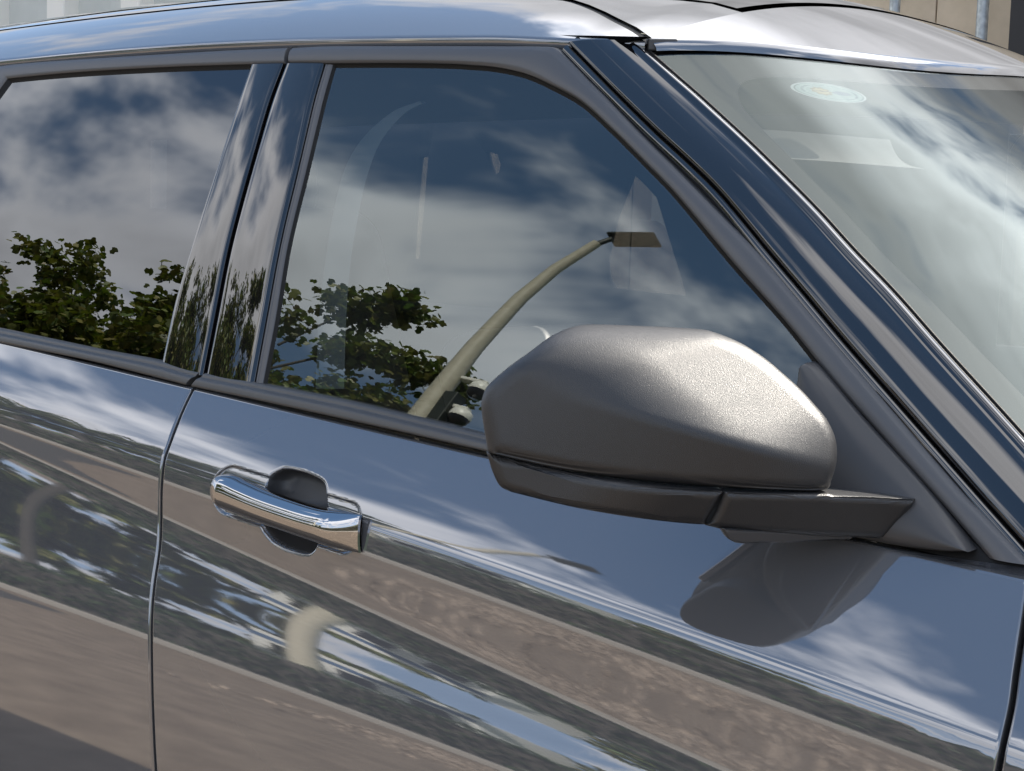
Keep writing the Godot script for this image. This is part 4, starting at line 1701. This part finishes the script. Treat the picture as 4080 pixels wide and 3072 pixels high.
func surroundings() -> void:
	tree("leafy_tree", "broad-leaved tree farther from the lamp post, mirrored in the rear window", Vector3(-11.35, 0, 8.1), 7.15, 2.35, 17000, 0.115, 11, 0.48)
	tree("leafy_tree", "young tree nearer the lamp post, its branches mirrored in the front window", Vector3(-10.45, 0, 8.35), 7.75, 2.05, 13000, 0.115, 15, 0.5, [[Vector3(-9.9, 6.6, 8.7), Vector3(-9.3, 7.6, 9.2), Vector3(-8.8, 7.75, 9.6), Vector3(-8.3, 7.7, 9.9)], [Vector3(-9.8, 6.2, 8.8), Vector3(-9.2, 7.0, 9.4), Vector3(-8.7, 7.05, 9.7)], [Vector3(-9.8, 7.2, 8.7), Vector3(-9.5, 8.3, 9.0), Vector3(-9.2, 8.6, 9.3)]])
	# lamp post, mirrored in the front window
	var lamp := thing("lamp_post", "cream lamp post carrying cameras, mirrored in the front window", "lamp post", Vector3(-6.60, 0, 8.07))
	var s := Soup.new()
	s.tube(PackedVector3Array([Vector3(0, 0, 0), Vector3(0, 1.2, 0), Vector3(0, 1.22, 0), Vector3(0, 5.9, 0), Vector3(0.0, 7.0, 0), Vector3(0.05, 7.9, 0), Vector3(0.16, 8.5, 0), Vector3(0.36, 9.05, 0)]), PackedFloat32Array([0.155, 0.155, 0.14, 0.118, 0.094, 0.079, 0.066, 0.055]), 16)
	obj("pole", s.mesh(), M.lamp_paint, lamp)
	var hd := Soup.new()
	hd.rbox(Vector3(0.64, 9.28, 0.10), Vector3(0.52, 0.040, 0.26), 0.015, Basis(Vector3.BACK, 0.10))
	hd.tube(PackedVector3Array([Vector3(0.34, 9.00, 0), Vector3(0.46, 9.26, 0.06)]), PackedFloat32Array([0.036, 0.034]), 10)
	obj("lamp_head", hd.mesh(), M.lamp_head, lamp)
	for k in 2:
		var c := Soup.new()
		var y := 6.35 - k * 0.42
		c.rbox(Vector3(0.24, y + 0.15, 0.05), Vector3(0.34, 0.05, 0.09), 0.015, Basis(Vector3.BACK, -0.12))
		c.disc_ring(Vector3(0.36, y, 0.05), Vector3.UP, [[0.0, 0.13], [0.06, 0.125], [0.10, 0.09], [0.11, 0.03], [0.106, 0.0]], 20)
		var cam := obj("camera_housing", c.mesh(), M.camera_white, lamp)
		var d := Soup.new()
		d.disc_ring(Vector3(0.36, y, 0.05), Vector3.UP, [[0.10, 0.002], [0.094, -0.05], [0.06, -0.09], [0.0, -0.10]], 20)
		obj("camera_dome", d.mesh(), M.camera_dark, cam)
	var bx := Soup.new()
	bx.rbox(Vector3(0.16, 6.0, 0.04), Vector3(0.17, 0.5, 0.17), 0.015)
	obj("control_box", bx.mesh(), M.lamp_head, lamp)
	# verge and planting at the edge of the car park
	struct("verge", sheet(-60, 6.9, 60, 60, 0.01), M.grass_green)
	var kerb := Soup.new()
	kerb.rbox(Vector3(0, 0.06, 6.85), Vector3(120, 0.13, 0.12), 0.02)
	struct("kerb", kerb.mesh(), M.kerb_stone)
	struct("dark_patch", ragged([[-6.9, 4.9], [-7.3, 6.3], [-10.2, 6.5], [-10.6, 5.2]], 0.004), M.dark_ground)  # dark ragged patch laid over the asphalt
	gravel()
	tree("broad_tree", "wide dark green tree on the verge, mirrored in the rear door", Vector3(-17.0, 0, 14.5), 5.2, 3.2, 6000, 0.34, 21, 0.12)
	tree("broad_tree", "broad green tree on the verge farthest from the white cabin", Vector3(-24.0, 0, 14.0), 5.6, 3.4, 6000, 0.36, 24, 0.12)
	tree("broad_tree", "pale green tree on the verge, left of the white cabin", Vector3(-14.0, 0, 17.0), 3.4, 1.9, 2600, 0.26, 22, 0.15)
	tree("broad_tree", "small round tree on the verge, right of the white cabin", Vector3(-9.0, 0, 18.0), 2.9, 1.6, 2200, 0.24, 23, 0.12)
	hedge("clipped_hedge", "long low hedge along the verge behind the kerb", Vector3(-9, 0, 7.45), 26.0, 0.85)
	var cab := thing("site_cabin", "white cabin with a blue stripe standing on the verge", "cabin", Vector3(-12.2, 0, 16.0))
	var c0 := Soup.new()
	c0.rbox(Vector3(0, 1.25, 0), Vector3(4.2, 2.5, 2.2), 0.03)
	obj("wall", c0.mesh(), M.cabin_white, cab)
	var c1 := Soup.new()
	c1.rbox(Vector3(0, 2.05, -1.105), Vector3(4.2, 0.35, 0.02), 0.004)
	obj("stripe", c1.mesh(), M.cabin_blue, cab)
	for i in 3:
		var wn := Soup.new()
		wn.rbox(Vector3(-1.3 + 1.3 * i, 1.35, -1.11), Vector3(0.7, 0.7, 0.04), 0.01)
		obj("window", wn.mesh(), M.gloss_black, cab)


# a flat patch with a ragged rim
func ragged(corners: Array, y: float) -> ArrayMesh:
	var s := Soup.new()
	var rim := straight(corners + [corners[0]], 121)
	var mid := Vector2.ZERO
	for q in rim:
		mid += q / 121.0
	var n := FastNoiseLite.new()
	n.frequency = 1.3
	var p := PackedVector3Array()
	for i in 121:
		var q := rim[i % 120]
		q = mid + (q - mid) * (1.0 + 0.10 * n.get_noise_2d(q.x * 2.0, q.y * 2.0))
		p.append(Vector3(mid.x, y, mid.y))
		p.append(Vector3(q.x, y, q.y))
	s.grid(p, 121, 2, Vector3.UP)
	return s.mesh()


func gravel() -> void:
	var r := RandomNumberGenerator.new()
	r.seed = 77
	var s := Soup.new()
	s.disc_ring(Vector3.ZERO, Vector3.UP, [[0.0, 0.5], [0.45, 0.36], [0.62, 0.0], [0.4, -0.3], [0.0, -0.4]], 7)
	var mm := MultiMesh.new()
	mm.transform_format = MultiMesh.TRANSFORM_3D
	mm.use_colors = true
	mm.mesh = s.mesh()
	mm.instance_count = 2600
	for i in 2600:
		var t := r.randf()
		var p := Vector3(lerpf(-3.9, 1.6, t), 0.0, clampf(5.5 + r.randfn(0.0, 0.45) + 0.3 * sin(t * 9.0), 4.0, 6.7))
		var k := r.randf_range(0.012, 0.05)
		p.y = k * 0.25
		mm.set_instance_transform(i, Transform3D(Basis.from_euler(Vector3(r.randf(), r.randf() * TAU, r.randf())) * Basis.from_scale(Vector3(k, k * 0.7, k * r.randf_range(0.7, 1.3))), p))
		var g := r.randf_range(0.75, 1.3)
		mm.set_instance_color(i, Color(0.25 * g, 0.20 * g, 0.155 * g))
	var o := MultiMeshInstance3D.new()
	o.name = "gravel"
	o.multimesh = mm
	var m := mat("stone", Color.WHITE, 0.9)
	m.vertex_color_use_as_albedo = true
	o.material_override = m
	o.set_meta("kind", "stuff")
	tag(o, "loose gravel strewn over the asphalt before the verge", "gravel")
	add_child(o)


func hedge(called: String, label: String, at: Vector3, length: float, h: float) -> void:
	var r := RandomNumberGenerator.new()
	r.seed = 91
	var t := thing(called, label, "hedge", at)
	var core := Soup.new()
	core.rbox(Vector3(0, h * 0.45, 0), Vector3(length, h * 0.9, 0.5), 0.12)
	obj("branches", core.mesh(), M.bark, t)
	var mm := MultiMesh.new()
	mm.transform_format = MultiMesh.TRANSFORM_3D
	mm.use_colors = true
	mm.mesh = leaf_mesh()
	mm.instance_count = 26000
	for i in 26000:
		var p := Vector3(r.randf_range(-0.5, 0.5) * length, r.randf_range(0.05, 1.0) * h, r.randf_range(-0.36, 0.36))
		p.y += 0.08 * sin(p.x * 1.7)
		var bs := Basis.from_euler(Vector3(r.randf_range(-1.2, 0.8), r.randf() * TAU, r.randf_range(-0.8, 0.8))) * Basis.from_scale(Vector3.ONE * r.randf_range(0.05, 0.10))
		mm.set_instance_transform(i, Transform3D(bs, p))
		var g := r.randf_range(0.5, 1.3)
		mm.set_instance_color(i, Color(0.040 * g, 0.070 * g, 0.022 * g))
	var o := MultiMeshInstance3D.new()
	o.name = "foliage"
	o.multimesh = mm
	o.material_override = M.leaf
	o.set_meta("kind", "stuff")
	t.add_child(o, true)
